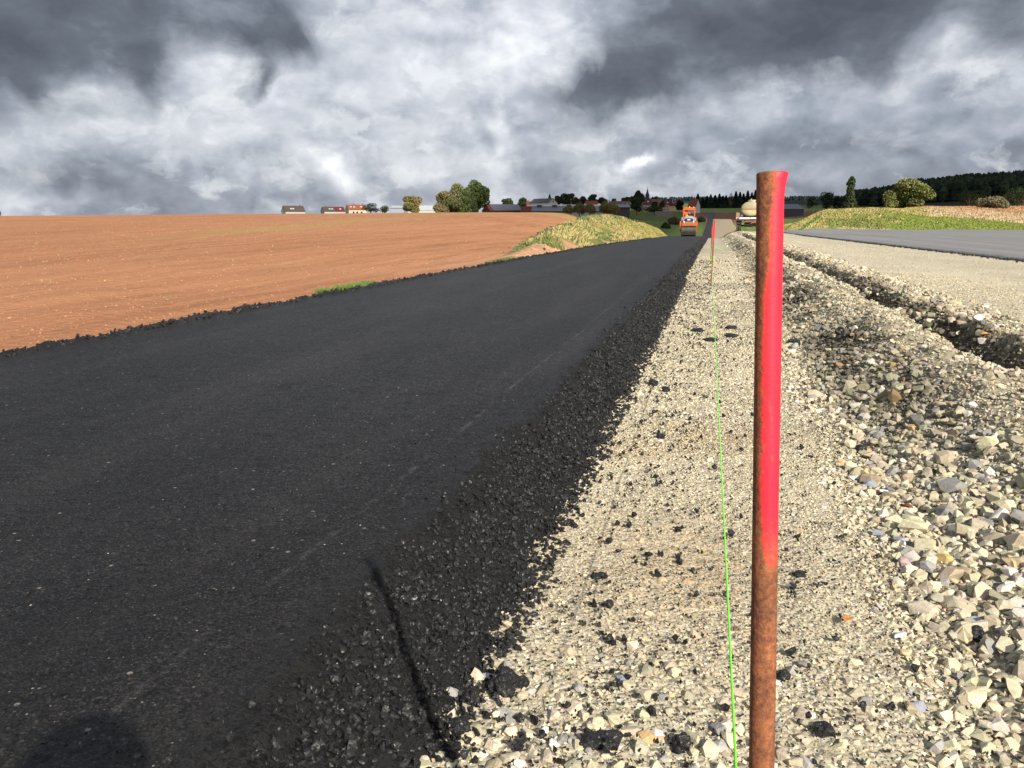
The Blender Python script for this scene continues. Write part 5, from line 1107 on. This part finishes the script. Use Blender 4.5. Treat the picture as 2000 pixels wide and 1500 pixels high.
# ------------------------------------------------------------------ road roller
OR = simple('roller_orange', (.78, .10, .012), .42, .45, .10, 3); HGY = simple('hood_grey', (.30, .31, .36), .4, .4, .1, 4); BK = simple('black_plastic', (.02, .021, .021), .6, .4, .2, 6)
WHT = simple('white_paint', (.8, .8, .78), .5); LAMP = simple('lamp_lens', (.75, .70, .50), .2, .6)
def steel_wet():
    t = NT('drum_steel'); p = t.obj(); mp = t.n('ShaderNodeMapping', {0: p, 'Scale': (6, 1, 1)}).outputs[0]; n1 = t.noise(mp, 2.2, 5, .6); c = t.ramp(n1, [(.3, (.035, .032, .024)), (.6, (.10, .092, .07)), (.8, (.17, .16, .13))]); return t.out(c, .42, .5, None, .5)
DR = steel_wet()
def roller():
    Y = 88.0; P = at(1344.2, 461, Y); z0 = float(HR(np.array([P.x]), np.array([P.y]), False)[0]); root = empty('road_roller', (P.x, P.y, z0), R(1.5))
    rd, hw_ = .60, .82
    for yc in (0.0, 2.35):
        d = MB().lathe([(-hw_, .05), (-hw_, rd - .10), (-hw_ + .02, rd - .08), (-hw_ + .03, rd - .03), (-hw_ + .05, rd), (hw_ - .05, rd), (hw_ - .03, rd - .03), (hw_ - .02, rd - .08), (hw_, rd - .10), (hw_, .05)], 48, 'X', (0, yc, rd)).build('drum', DR, root, True)
        sg = -1 if yc == 0 else 1
        MB().box(-.80, .80, yc + sg * .66, yc + sg * .69, .16, .26).build('scraper', BK, root)
    yk = MB()   # front and rear forks with raised cheeks
    for yc, sg in ((0, -1), (2.35, 1)):
        for sx in (-1, 1):
            x0, x1 = (sx * .86, sx * .94) if sx > 0 else (sx * .94, sx * .86)
            yk.add([(x, yc + q[0], q[1]) for x in (x0, x1) for q in ((-.16, .50), (.16, .50), (.45, 1.10), (.40, 1.62), (-.20, 1.62), (-.44, 1.15))], [(0, 1, 2, 3, 4, 5), (6, 7, 8, 9, 10, 11)] + [(k, (k + 1) % 6, 6 + (k + 1) % 6, 6 + k) for k in range(6)])
        yk.box(-.72, .72, yc + (-.52 if sg < 0 else .30), yc + (-.30 if sg < 0 else .52), 1.22, 1.40, None, .03)
        yk.box(-.86, .86, yc - .25, yc + .25, 1.36, 1.46, None, .02)
    yk.build('drum_yoke', OR, root)
    for yc, dy in ((0, -.5), (2.35, .5)):
        MB().tube([(-.78, yc + dy, 1.16), (.78, yc + dy, 1.16)], .03, 8).build('spray_pipe', simple('brass_pipe', (.42, .30, .13), .5), root, True)
    ch = MB().box(-.55, .55, .5, 1.9, .62, 1.10, None, .04); ch.build('chassis', BK, root)
    # engine hood, rounded, facing the viewer
    hv = []; hf = []
    for j, (yy, sc_, tp) in enumerate(((-.40, .92, 1.96), (-.30, .98, 2.04), (.1, 1.0, 2.12), (.75, 1.0, 2.16))):
        for (x, z) in ((-.66, 1.44), (-.68, 1.75), (-.58, tp - .12), (-.34, tp), (0, tp + .03), (.34, tp), (.58, tp - .12), (.68, 1.75), (.66, 1.44)): hv.append((x * sc_, yy, z))
    for j in range(3):
        for k in range(9): hf.append((j * 9 + k, j * 9 + (k + 1) % 9, (j + 1) * 9 + (k + 1) % 9, (j + 1) * 9 + k))
    hf += [tuple(range(9)), tuple(27 + k for k in range(9))]
    MB().add(hv, hf).build('engine_hood', HGY, root, True)
    gr = MB(); gr.add([(x, y, z) for y in (-.45, -.395) for (x, z) in ((-.44, 1.56), (-.50, 1.68), (-.46, 1.84), (-.36, 1.90), (.36, 1.90), (.46, 1.84), (.50, 1.68), (.44, 1.56))], [tuple(range(8)), tuple(8 + k for k in range(8))] + [(k, (k + 1) % 8, 8 + (k + 1) % 8, 8 + k) for k in range(8)])
    for k in range(5): gr.box(-.42, .42, -.465, -.45, 1.585 + k * .06, 1.600 + k * .06)
    grille = gr.build('grille', BK, root)
    bd = MB()   # slanted white maker's plate
    bd.add([(x, y, z) for y in (-.480, -.467) for (x, z) in ((-.20, 1.70), (.15, 1.70), (.20, 1.79), (-.15, 1.79))], [(0, 1, 2, 3), (4, 5, 6, 7), (0, 1, 5, 4), (1, 2, 6, 5), (2, 3, 7, 6), (3, 0, 4, 7)]); bd.build('badge', WHT, grille)
    MB().box(-.36, .36, -.42, -.40 + .02, 1.455, 1.54, None, .01).build('bumper', HGY, root)
    for sx in (-1, 1):
        MB().lathe([(-.47, .02), (-.47, .075), (-.44, .085), (-.36, .085)], 16, 'Y', (sx * .50, 0, 1.53)).build('headlight', LAMP, root, True)
        MB().box(sx * .73 - .07, sx * .73 + .07, -.2, .3, 1.60, 2.0, None, .03).build('side_panel', HGY, root)
    pf = MB().box(-.80, .80, .75, 2.0, 1.10, 1.46, None, .03); pf.build('platform', OR, root)
    rp = MB()
    for sx in (-1, 1):
        rp.box(sx * .60 - .055, sx * .60 + .055, .80, .92, 1.46, 3.06, None, .02); rp.box(sx * .60 - .04, sx * .60 + .04, .93, 1.9, 1.46, 1.56)
    rp.box(-.545, .545, .80, .92, 2.82, 3.06, None, .02); rp.build('roll_frame', OR, root)
    MB().lathe([(3.06, .06), (3.09, .06), (3.16, .055), (3.20, .02)], 14, 'Z', (.02, .9, 0)).build('beacon', simple('beacon_amber', (.9, .45, .08), .3), root, True)
    MB().box(.44, .52,   .84, .9, 3.06, 3.15, None, .01).build('work_lamp', LAMP, root)
    st = MB().box(-.48, .02, 1.35, 1.78, 1.46, 2.03, None, .05); st.box(-.46, 0, 1.72, 1.84, 2.04, 2.50, None, .04); st.build('seat', BK, root)
    sw = MB(); sw.tube([(.22, .98, 1.46), (.22, 1.08, 2.24)], .03, 8); sw.tube([(.22 + .19 * math.cos(a), 1.08 + .06 * math.sin(a), 2.26 + .17 * math.sin(a)) for a in np.linspace(0, 2 * math.pi, 20)], .018, 6); sw.build('steering_wheel', BK, root)
    root.scale = (.88, .88, .90)
    tag(root, 'orange tandem road roller with grey hood coming down the new asphalt', 'road roller')
    return root
RL = roller()
def driver(base):
    root = empty('person', base.location + Vector((0, 0, .24)), R(1.5)); J = simple('orange_hi_vis', (.90, .13, .01), .6, .3, .12, 9); T = simple('orange_trousers', (.62, .10, .015), .7); YB = simple('reflective_yellow', (.78, .62, .14), .4)
    pel = Vv((-.24, 1.45, 1.84)); ch = Vv((-.33, 1.30, 2.20)); nk = Vv((-.52, 1.16, 2.34)); hd = Vv((-.66, 1.08, 2.42)); sR = Vv((-.12, 1.26, 2.32)); eR = Vv((.06, 1.12, 2.12)); wR = Vv((.16, 1.04, 2.28)); sL = Vv((-.50, 1.30, 2.22)); eL = Vv((-.56, 1.16, 2.02)); wL = Vv((-.48, .98, 2.06))
    kR = Vv((-.02, 1.02, 1.84)); aR = Vv((.0, .98, 1.50)); kL = Vv((-.38, 1.02, 1.86)); aL = Vv((-.36, .98, 1.52))
    skinned('body', [(pel, .12), ((pel + ch) / 2, .12), (ch, .14), (nk, .06), (hd, .07), (sR, .065), (eR, .045), (wR, .032), (sL, .065), (eL, .045), (wL, .032), (kR, .07), (aR, .05), (kL, .07), (aL, .05)], [(0, 1), (1, 2), (2, 3), (3, 4), (2, 5), (5, 6), (6, 7), (2, 8), (8, 9), (9, 10), (0, 11), (11, 12), (0, 13), (13, 14)], SKIN, root)
    skinned('jacket', [(pel, .15), ((pel + ch) / 2, .16), (ch, .175), (nk * .7 + ch * .3, .09), (sR, .085), (eR, .065), (wR * .8 + eR * .2, .05), (sL, .085), (eL, .065), (wL * .8 + eL * .2, .05)], [(0, 1), (1, 2), (2, 3), (2, 4), (4, 5), (5, 6), (2, 7), (7, 8), (8, 9)], J, root)
    skinned('trousers', [(pel, .14), (kR, .085), (aR, .065), (kL, .085), (aL, .065)], [(0, 1), (1, 2), (0, 3), (3, 4)], T, root)
    MB().tube([pel + (ch - pel) * .42 + Vv((.172 * math.cos(a), .172 * math.sin(a), 0)) for a in np.linspace(0, 2 * math.pi, 22)], .022, 6).build('reflective_band', YB, root, True)
    for a in (aR, aL): MB().tube([a, a + Vv((0, -.08, -.02)), a + Vv((0, -.18, -.03))], [.055, .055, .04], 10).build('boot', BK, root, True)
    head_mesh('head', hd + Vv((-.02, -.01, .05)), Vv((-.35, -1, 0)), .135, root, (.34, .28, .22))
    for w_ in (wR, wL): hand('h', w_, Vv((.1, -.8, .4)).normalized(), Vv((0, .4, .9)), Vv((.9, .1, 0)), root)
    root.scale = (.88, .88, .90)
    return tag(root, 'roller driver in orange hi-vis jacket leaning out to the left', 'person')
driver(RL)

# ------------------------------------------------------------------ tank trailer
def tanker():
    Y = 79.0; P = at(1464.5, 450.3, Y); z0 = float(HS(P.x, P.y)); root = empty('water_tanker', (P.x, P.y, z0), R(-2)); s = Y / ray(1464, HOR).y / F_PX
    zt = lambda v: (450.3 - v) * s
    t = NT('ivory_tank'); p = t.obj(); sp = t.n('ShaderNodeSeparateXYZ', {0: p}); mp = t.n('ShaderNodeMapping', {0: p, 'Scale': (3, 3, .5)}).outputs[0]; n1 = t.noise(mp, 1.6, 6, .6); n2 = t.noise(p, 4, 5)
    c = t.mix(t.ramp(n1, [(.35, 0.0), (.7, 1.0)]), (.52, .46, .27), (.36, .29, .16)); zc = (zt(407) + zt(409.5)) / 2 - .06
    up_ = t.ramp(t.math('SUBTRACT', sp.outputs[2], zc), [(.0, 0.0), (.03, 1.0)]); c = t.mix(t.math('MULTIPLY', up_, .8), c, (.29, .25, .155))
    rs_ = t.ramp(t.math('ABSOLUTE', t.math('SUBTRACT', sp.outputs[2], zc + .10)), [(.05, 1.0), (.12, 0.0)]); c = t.mix(t.math('MULTIPLY', rs_, .55), c, (.26, .14, .06)); TM = t.out(c, .5, .35)
    a, b = 18.8 * s, 14.4 * s; cz = zt(406.9); pr = [(-.16, .30), (-.14, .55), (-.09, .80), (-.02, .95), (.06, 1.0), (.10, 1.0), (3.9, 1.0), (4.0, .95), (4.07, .80), (4.12, .4)]
    tk = MB().lathe([(q[0], q[1]) for q in pr], 40, 'Y', (0, 0, cz), a, b).build('tank', TM, root, True)
    MB().lathe([(.10, 1.012), (.20, 1.012)], 40, 'Y', (0, 0, cz), a, b).build('tank_band', TM, tk, True)
    hh = MB().lathe([(cz + b - .05, .26), (cz + b + .07, .26), (cz + b + .08, .33), (cz + b + .12, .33), (cz + b + .15, .20)], 20, 'Z', (.10, .75, 0)); hh.box(-.25, -.05, .7, .8, cz + b - .03, cz + b + .11, None, .01); hh.tube([(.0, .75, cz + b + .14), (0, .75, cz + b + .25)], .03, 6); hh.build('hatch', simple('hatch_paint', (.60, .56, .42), .5), root, True)
    bp = MB(); bz0, bz1 = zt(426.4), zt(423.2); bp.box(-1.20, -.96, -.36, -.24, bz0, bz1, None, .015); bp.box(-.925, -.02, -.36, -.24, bz0, bz1, None, .015); bp.box(.01, 1.20, -.36, -.24, bz0 + .01, bz1, None, .015); bp.build('bumper', WHT, root)
    fr = MB()
    for sx in (-.45, .45): fr.box(sx - .06, sx + .06, -.22, 4.3, bz0 - .16, bz0 + .06)
    fr.box(-1.15, 1.15, -.22, -.10, bz0 - .06, bz0 + .02); fr.box(-1.15, 1.15, 4.0, 4.15, bz0 - .06, bz0 + .02)
    for yy in (.3, 2.0, 3.6):
        for sx in (-1, 1): fr.add([(sx * .40, yy, bz0 + .06), (sx * .60, yy, bz0 + .06), (sx * .60, yy + .12, bz0 + .06), (sx * .40, yy + .12, bz0 + .06), (sx * .55, yy, cz - b * .72), (sx * .72, yy, cz - b * .62), (sx * .72, yy + .12, cz - b * .62), (sx * .55, yy + .12, cz - b * .72)], [(0, 1, 2, 3), (4, 5, 6, 7), (0, 1, 5, 4), (1, 2, 6, 5), (2, 3, 7, 6), (3, 0, 4, 7)])
    DK = simple('dark_frame', (.03, .027, .025), .8); fr.build('frame', DK, root)
    TY_ = simple('tyre_rubber', (.075, .066, .056), .9, .2, .3, 5); RM_ = simple('wheel_rim', (.25, .23, .2), .6)
    wr = .50
    for yy in (.55, 3.4):
        for sx in (-1, 1):
            x0, x1 = sorted((sx * .76, sx * 1.14))
            w = MB().lathe([(x0, .26), (x0, wr - .06), (x0 + .03, wr - .01), (x0 + .16, wr), (x0 + .18, wr - .05), (x0 + .20, wr - .05), (x0 + .22, wr), (x1 - .03, wr - .01), (x1, wr - .06), (x1, .26)], 32, 'X', (0, yy, wr)).build('wheel', TY_, root, True)
            MB().lathe([(sx * .95 - .15, .24), (sx * .95 + .15, .24), (sx * .95 + .17, .08)], 20, 'X', (0, yy, wr)).build('rim', RM_, w, True)
        MB().tube([(-.8, yy, wr), (.8, yy, wr)], .07, 8).build('axle', DK, root, True)
    for sx in (-1, 1):
        mg = MB(); n = 9; vs = []
        for k in range(n):
            a_ = math.pi * (.08 + .84 * k / (n - 1)); 
            for rr_ in (wr + .09, wr + .115):
                for x in (sx * .72, sx * 1.17): vs.append((x, .55 + rr_ * math.cos(a_), wr + rr_ * math.sin(a_)))
        fs = []
        for k in range(n - 1): o = 4 * k; fs += [(o, o + 1, o + 5, o + 4), (o + 2, o + 3, o + 7, o + 6), (o, o + 2, o + 6, o + 4), (o + 1, o + 3, o + 7, o + 5)]
        fs += [(0, 1, 3, 2), (4 * n - 4, 4 * n - 3, 4 * n - 1, 4 * n - 2)]; mg.add(vs, fs).build('mudguard', DK, root)
    RB = simple('rusty_pipe', (.30, .115, .06), .8, .2, .5, 9)
    pp = MB(); pp.tube([(-.62, -.3, zt(431)), (-.2, -.36, zt(431.5)), (.2, -.38, zt(430.5)), (.62, -.3, zt(430))], .035, 7); pp.tube([(.05, -.34, zt(435)), (.30, -.4, zt(432)), (.45, -.34, zt(428.5))], .04, 7); pp.tube([(-.65, -.25, zt(433.5)), (-.55, -.3, zt(430))], .03, 6); pp.tube([(.1, -.36, zt(433.8)), (.62, -.32, zt(432.6))], .028, 6); pp.build('spray_bar', RB, root, True)
    pu = MB().lathe([(-.5, .17), (-.44, .20), (.2, .20), (.26, .15), (.5, .15), (.55, .06)], 18, 'X', (0, .0, zt(437))); pu.box(-.35, -.1, -.2, .2, zt(433.5), zt(430.2), None, .02); pu.build('pump', simple('oily_black', (.02, .019, .018), .5), root, True)
    MB().tube([(.42, -.2, zt(428)), (.52, -.34, zt(432)), (.56, -.34, zt(436.5)), (.50, -.2, zt(438))], .045, 8).build('valve_pipe', simple('galvanised', (.42, .44, .45), .45, .5, .2, 5, 0, .6), root, True)
    bx = MB().box(-1.22, -.92, .0, .8, bz1 + .02, zt(413.8), None, .02); bx.build('tool_box', simple('box_brown', (.27, .19, .11), .7, .3, .3, 3), root)
    MB().box(-1.28, -1.24, -.1, .3, bz1 - .1, zt(413), None, .01).build('side_marker', BK, root)
    MB().box(-.86, -.62, -.05, .3, bz1 + .02, bz1 + .26, None, .03).build('battery_box', simple('slate_box', (.10, .11, .13), .6), root)
    for sx in (-1, 1): MB().box(sx * 1.05 - .09, sx * 1.05 + .09, -.385, -.362, bz0 + .02, bz1 - .02).build('tail_light', simple('tail_red', (.4, .03, .02), .3), root)
    MB().tube([(.0, 4.3, .8), (0, 5.6, .55)], .06, 8).build('drawbar', DK, root, True)
    tag(root, 'old ivory water tank trailer with white bumper parked on gravel', 'tank trailer')
    h = []
    for u in np.linspace(0, 1, 16): x_ = P.x - 1.05 - 1.1 * u; y_ = P.y - .25 - 1.3 * u * u; h.append((x_, y_, float(HS(x_, y_)) + .07 + .45 * max(0, .25 - u)))
    tag(MB().tube(h, .055, 8).build('hose', simple('hose_brown', (.085, .07, .03), .8), None, True), 'dark hose trailing on gravel from the tank trailer wheel', 'hose')
tanker()

# ------------------------------------------------------------------ unseen cloud slab, added and cut to shade the valley and far hill
def shade_cloud():
    H_ = 600.0; k_ = H_ / math.tan(SUN_EL); ox, oy = SUN_H.x * k_, SUN_H.y * k_
    poly = [(-8, 122), (-4.5, 122), (-4.0, 372), (34, 380), (46, 300), (72, 335), (98, 440), (300, 510), (760, 540), (1000, 2200), (120, 2200), (30, 1500), (-20, 900), (-92, 560), (-75, 450), (-50, 385), (-30, 300), (-17, 200)]
    from mathutils.geometry import tessellate_polygon
    P2 = [Vector((x, y, 0)) for x, y in poly]; tris = [[P2[i] if isinstance(i, int) else i for i in t_] for t_ in tessellate_polygon([P2])]
    for _ in range(4):
        nt = []
        for a_, b_, c_ in tris: ab, bc, ca_ = (a_ + b_) / 2, (b_ + c_) / 2, (c_ + a_) / 2; nt += [[a_, ab, ca_], [ab, b_, bc], [ca_, bc, c_], [ab, bc, ca_]]
        tris = nt
    bm = bmesh.new()
    for t_ in tris: bm.faces.new([bm.verts.new((p.x + ox, p.y + oy, H_)) for p in t_])
    bmesh.ops.remove_doubles(bm, verts=bm.verts[:], dist=.01)
    rim = {(round(v.co.x, 1), round(v.co.y, 1)) for v in bm.verts if v.is_boundary}
    ex = bmesh.ops.extrude_face_region(bm, geom=bm.faces[:])
    for v in [g_ for g_ in ex['geom'] if isinstance(g_, bmesh.types.BMVert)]:
        v.co.z += 6 if (round(v.co.x, 1), round(v.co.y, 1)) in rim else 30 + 60 * float(fbm(v.co.x * .012, v.co.y * .012, 5, 4))
    bmesh.ops.recalc_face_normals(bm, faces=bm.faces[:]); me = bpy.data.meshes.new('cloud'); bm.to_mesh(me); bm.free()
    return tag(link('cloud', me, simple('shade_cloud_grey', (.6, .6, .62), 1, 0)), 'unseen grey cloud slab added to shade the valley and far hill', None, None, 'structure')
shade_cloud()
# ------------------------------------------------------------------ light and sky
sd = bpy.data.lights.new('sun', 'SUN'); sd.energy = 4.6; sd.angle = R(.55); sd.color = (1.0, .93, .82); so = bpy.data.objects.new('sun', sd); COL.objects.link(so)
to_sun = Vector((SUN_H.x * math.cos(SUN_EL), SUN_H.y * math.cos(SUN_EL), math.sin(SUN_EL))).normalized()
so.rotation_mode = 'QUATERNION'; so.rotation_quaternion = Vector((0, 0, 1)).rotation_difference(to_sun); so.location = (20, -26, 30)
w = bpy.data.worlds.new('World'); sc.world = w; w.use_nodes = True; w.node_tree.nodes.clear()
class WT(NT):
    def __init__(s, tree): s.t = tree
t = WT(w.node_tree)
dirv = t.n('ShaderNodeTexCoord').outputs['Generated']
dn = t.n('ShaderNodeVectorMath', {0: dirv}, operation='NORMALIZE').outputs[0]
sp = t.n('ShaderNodeSeparateXYZ', {0: dn})
az = t.math('ARCTAN2', sp.outputs[0], sp.outputs[1]); el = t.math('ARCSINE', sp.outputs[2])
ae = t.n('ShaderNodeCombineXYZ', {0: az, 1: el, 2: 0.0}).outputs[0]
def azel(px, v): d = ray(px, v).normalized(); return math.atan2(d.x, d.y), math.asin(d.z)
def vm(op, a, b): return t.n('ShaderNodeVectorMath', {0: a, 1: b}, operation=op).outputs[0]
def n2(vec, scale, detail, rough=.55, dist=0.0, col=False):
    nd = t.n('ShaderNodeTexNoise', noise_dimensions='2D'); nd.inputs['Scale'].default_value = scale; nd.inputs['Detail'].default_value = detail; nd.inputs['Roughness'].default_value = rough; nd.inputs['Distortion'].default_value = dist
    t.t.links.new(vec, nd.inputs['Vector']); return nd.outputs['Color' if col else 0]
def warp(vec, scale, amt, det=3.0):
    d_ = vm('SUBTRACT', n2(vec, scale, det, .55, 0, True), (.5, .5, .5)); return vm('ADD', vec, vm('MULTIPLY', d_, (amt, amt, 0)))
aew = warp(warp(ae, 5.0, .085), 24.0, .034, 4.0)
ca, sa = math.cos(R(14)), math.sin(R(14))
def blob(px, v, sx, sy, amp, tilt=False, vec=None):
    """soft elliptical patch of cloud in a given direction of the sky (azimuth, elevation)"""
    a_, e_ = azel(px, v); d_ = vm('SUBTRACT', vec or aew, (a_, e_, 0))
    if tilt:
        u_ = t.n('ShaderNodeVectorMath', {0: d_, 1: (ca / sx * 1750, sa / sx * 1750, 0)}, operation='DOT_PRODUCT').outputs['Value']; v_ = t.n('ShaderNodeVectorMath', {0: d_, 1: (-sa / sy * 1750, ca / sy * 1750, 0)}, operation='DOT_PRODUCT').outputs['Value']
        l2 = t.math('MULTIPLY_ADD', u_, u_, t.math('MULTIPLY', v_, v_))
    else:
        s_ = vm('MULTIPLY', d_, (1750 / sx, 1750 / sy, 0)); l2 = t.n('ShaderNodeVectorMath', {0: s_, 1: s_}, operation='DOT_PRODUCT').outputs['Value']
    return t.math('MULTIPLY', t.math('POWER', math.exp(-1), l2), amp)
def total(lst):
    s_ = lst[0]
    for b_ in lst[1:]: s_ = t.math('ADD', s_, b_)
    return s_
st_ = vm('MULTIPLY', ae, (1.0, 1.75, 0)); stw = warp(st_, 4.0, .12)
n_big = n2(stw, 5.5, 7.0, .56, .2); stw2 = warp(st_, 10.0, .038); n_fine = n2(stw2, 17.0, 8.0, .60)
# billows: rounded heads brighter on the side that faces the low sun behind the viewer
pf = warp(vm('MULTIPLY', ae, (1.0, 1.35, 0)), 14.0, .05)
def puff(vec):
    nd = t.n('ShaderNodeTexVoronoi', voronoi_dimensions='2D', feature='SMOOTH_F1'); nd.inputs['Scale'].default_value = 15.0; nd.inputs['Smoothness'].default_value = .6; nd.inputs['Detail'].default_value = 2.0; nd.inputs['Roughness'].default_value = .55
    t.t.links.new(vec, nd.inputs['Vector']); return nd.outputs['Distance']
relief = t.math('SUBTRACT', n2(vm('ADD', stw2, (-.006, -.016, 0)), 11.0, 5.0, .55), n2(vm('ADD', stw2, (.006, .016, 0)), 11.0, 5.0, .55))
pfs = t.math('SUBTRACT', .45, puff(pf))
B0 = total([blob(165, 222, 95, 40, .50), blob(440, 175, 85, 75, .40), blob(400, 250, 130, 50, .20), blob(620, 325, 62, 34, .50), blob(780, 150, 300, 130, .26), blob(1020, 70, 190, 90, .24), blob(1262, 312, 62, 18, .62, True), blob(980, 262, 22, 45, .34), blob(860, 300, 60, 36, .22), blob(735, 290, 60, 40, .26),
            blob(1860, 110, 90, 36, .34, True), blob(1480, 225, 60, 50, .16), blob(60, 398, 140, 22, .30), blob(80, 300, 260, 45, .02), blob(300, 385, 320, 34, -.18), blob(480, 350, 120, 60, .10), blob(1700, 330, 480, 90, -.15), blob(1960, 270, 60, 18, .20, True), blob(950, 385, 380, 40, .10), blob(560, 240, 90, 60, .12), blob(1100, 160, 90, 80, .16), blob(1650, 215, 200, 40, .06, True)])
det = total([t.math('MULTIPLY', t.math('SUBTRACT', n_big, .5), .52), t.math('MULTIPLY', t.math('SUBTRACT', n_fine, .5), .24), t.math('MULTIPLY', relief, .50), t.math('MULTIPLY', pfs, .26)])
br = t.math('ADD', t.math('ADD', .455, det), B0)
back = t.ramp(br, [(.0, (.135, .15, .19)), (.16, (.19, .212, .26)), (.34, (.275, .305, .365)), (.54, (.41, .435, .495)), (.76, (.64, .66, .71)), (1.0, (.93, .94, .93))])
def layer(under, off, scale, thr, soft, hi, lo, op, squash, reg):
    # a bank of cumulus: crisp sunlit rim on top, greyer belly below
    v0 = warp(vm('ADD', vm('MULTIPLY', ae, (1.0, squash, 0)), off), scale * 1.6, .055, 4.0)
    a_ = n2(v0, scale, 7.0, .55); b_ = n2(vm('ADD', v0, (.012, .030, 0)), scale, 5.0, .55)
    m_ = t.n('ShaderNodeMapRange', {0: t.math('ADD', a_, reg), 1: thr, 2: thr + soft, 3: 0.0, 4: op}, clamp=True).outputs[0]
    sh = t.n('ShaderNodeMapRange', {0: t.math('SUBTRACT', a_, b_), 1: -.11, 2: .17, 3: 0.0, 4: 1.0}, clamp=True).outputs[0]
    return t.mix(m_, under, t.mix(sh, lo, hi))
zone = total([blob(900, 300, 420, 120, .10, False, ae), blob(1800, 300, 320, 130, -.05, False, ae), blob(300, 390, 320, 40, -.08, False, ae), blob(300, 230, 320, 80, .05, False, ae)])
back = layer(back, (1.3, 4.7, 0), 7.0, .50, .16, (.70, .72, .755), (.37, .395, .45), .60, 1.7, zone)
back = layer(back, (5.1, 2.2, 0), 13.0, .54, .13, (.72, .74, .77), (.38, .405, .455), .55, 1.5, zone)
D0 = total([blob(10, 60, 170, 120, .85), blob(290, 10, 240, 80, .55), blob(500, 50, 80, 70, .42), blob(478, 165, 24, 62, .55), blob(284, 140, 42, 90, .50), blob(555, 95, 36, 34, .36), blob(195, 238, 55, 18, .22), blob(70, 130, 90, 50, .30), blob(420, 232, 24, 14, .25),
            blob(1450, 95, 330, 82, .78, True), blob(1660, 0, 330, 70, .60), blob(1180, 190, 90, 44, .50, True), blob(1270, 60, 90, 80, .30), blob(1985, 50, 60, 60, .45), blob(1740, 125, 60, 50, .36), blob(985, 8, 20, 34, .26), blob(1000, -420, 1600, 250, .45, False, ae)])
dd = total([D0, t.math('MULTIPLY', t.math('SUBTRACT', n_big, .5), .60), t.math('MULTIPLY', t.math('SUBTRACT', n_fine, .5), .62)])
dm = t.ramp(dd, [(.16, 0.0), (.33, .45), (.62, 1.0)])
dcol = t.ramp(total([t.math('SUBTRACT', .86, t.math('MULTIPLY', dd, .55)), t.math('MULTIPLY', t.math('SUBTRACT', n_fine, .5), .75), t.math('MULTIPLY', t.math('SUBTRACT', n_big, .5), .5), t.math('MULTIPLY', relief, .5)]), [(.15, (.070, .076, .095)), (.45, (.118, .132, .160)), (.85, (.29, .32, .375))])
cloud = t.mix(dm, back, dcol)
sky = t.n('ShaderNodeTexSky', sky_type='NISHITA', sun_disc=False, sun_elevation=SUN_EL, sun_rotation=math.atan2(SUN_H.x, SUN_H.y), air_density=1.0, dust_density=1.5, ozone_density=1.0)
bg1 = t.n('ShaderNodeBackground', {0: sky.outputs[0], 1: .09}); bg2 = t.n('ShaderNodeBackground', {0: cloud, 1: .80})
# the sky is clearer on the sun's side, behind the camera
bk = t.ramp(t.math('MULTIPLY', sp.outputs[1], -1.0), [(.0, .04), (.5, .5)])
mx = t.n('ShaderNodeMixShader', {0: bk, 1: bg2.outputs[0], 2: bg1.outputs[0]}); t.n('ShaderNodeOutputWorld', {0: mx.outputs[0]})
w.cycles.sampling_method = 'NONE'
sc.view_settings.view_transform = 'Standard'; sc.view_settings.look = 'None'; sc.view_settings.gamma = 1; sc.view_settings.exposure = .64; sc.view_settings.use_curve_mapping = False
sc.cycles.max_bounces = 5; sc.cycles.diffuse_bounces = 2; sc.cycles.glossy_bounces = 2; sc.cycles.use_denoising = True; sc.cycles.sample_clamp_indirect = 4
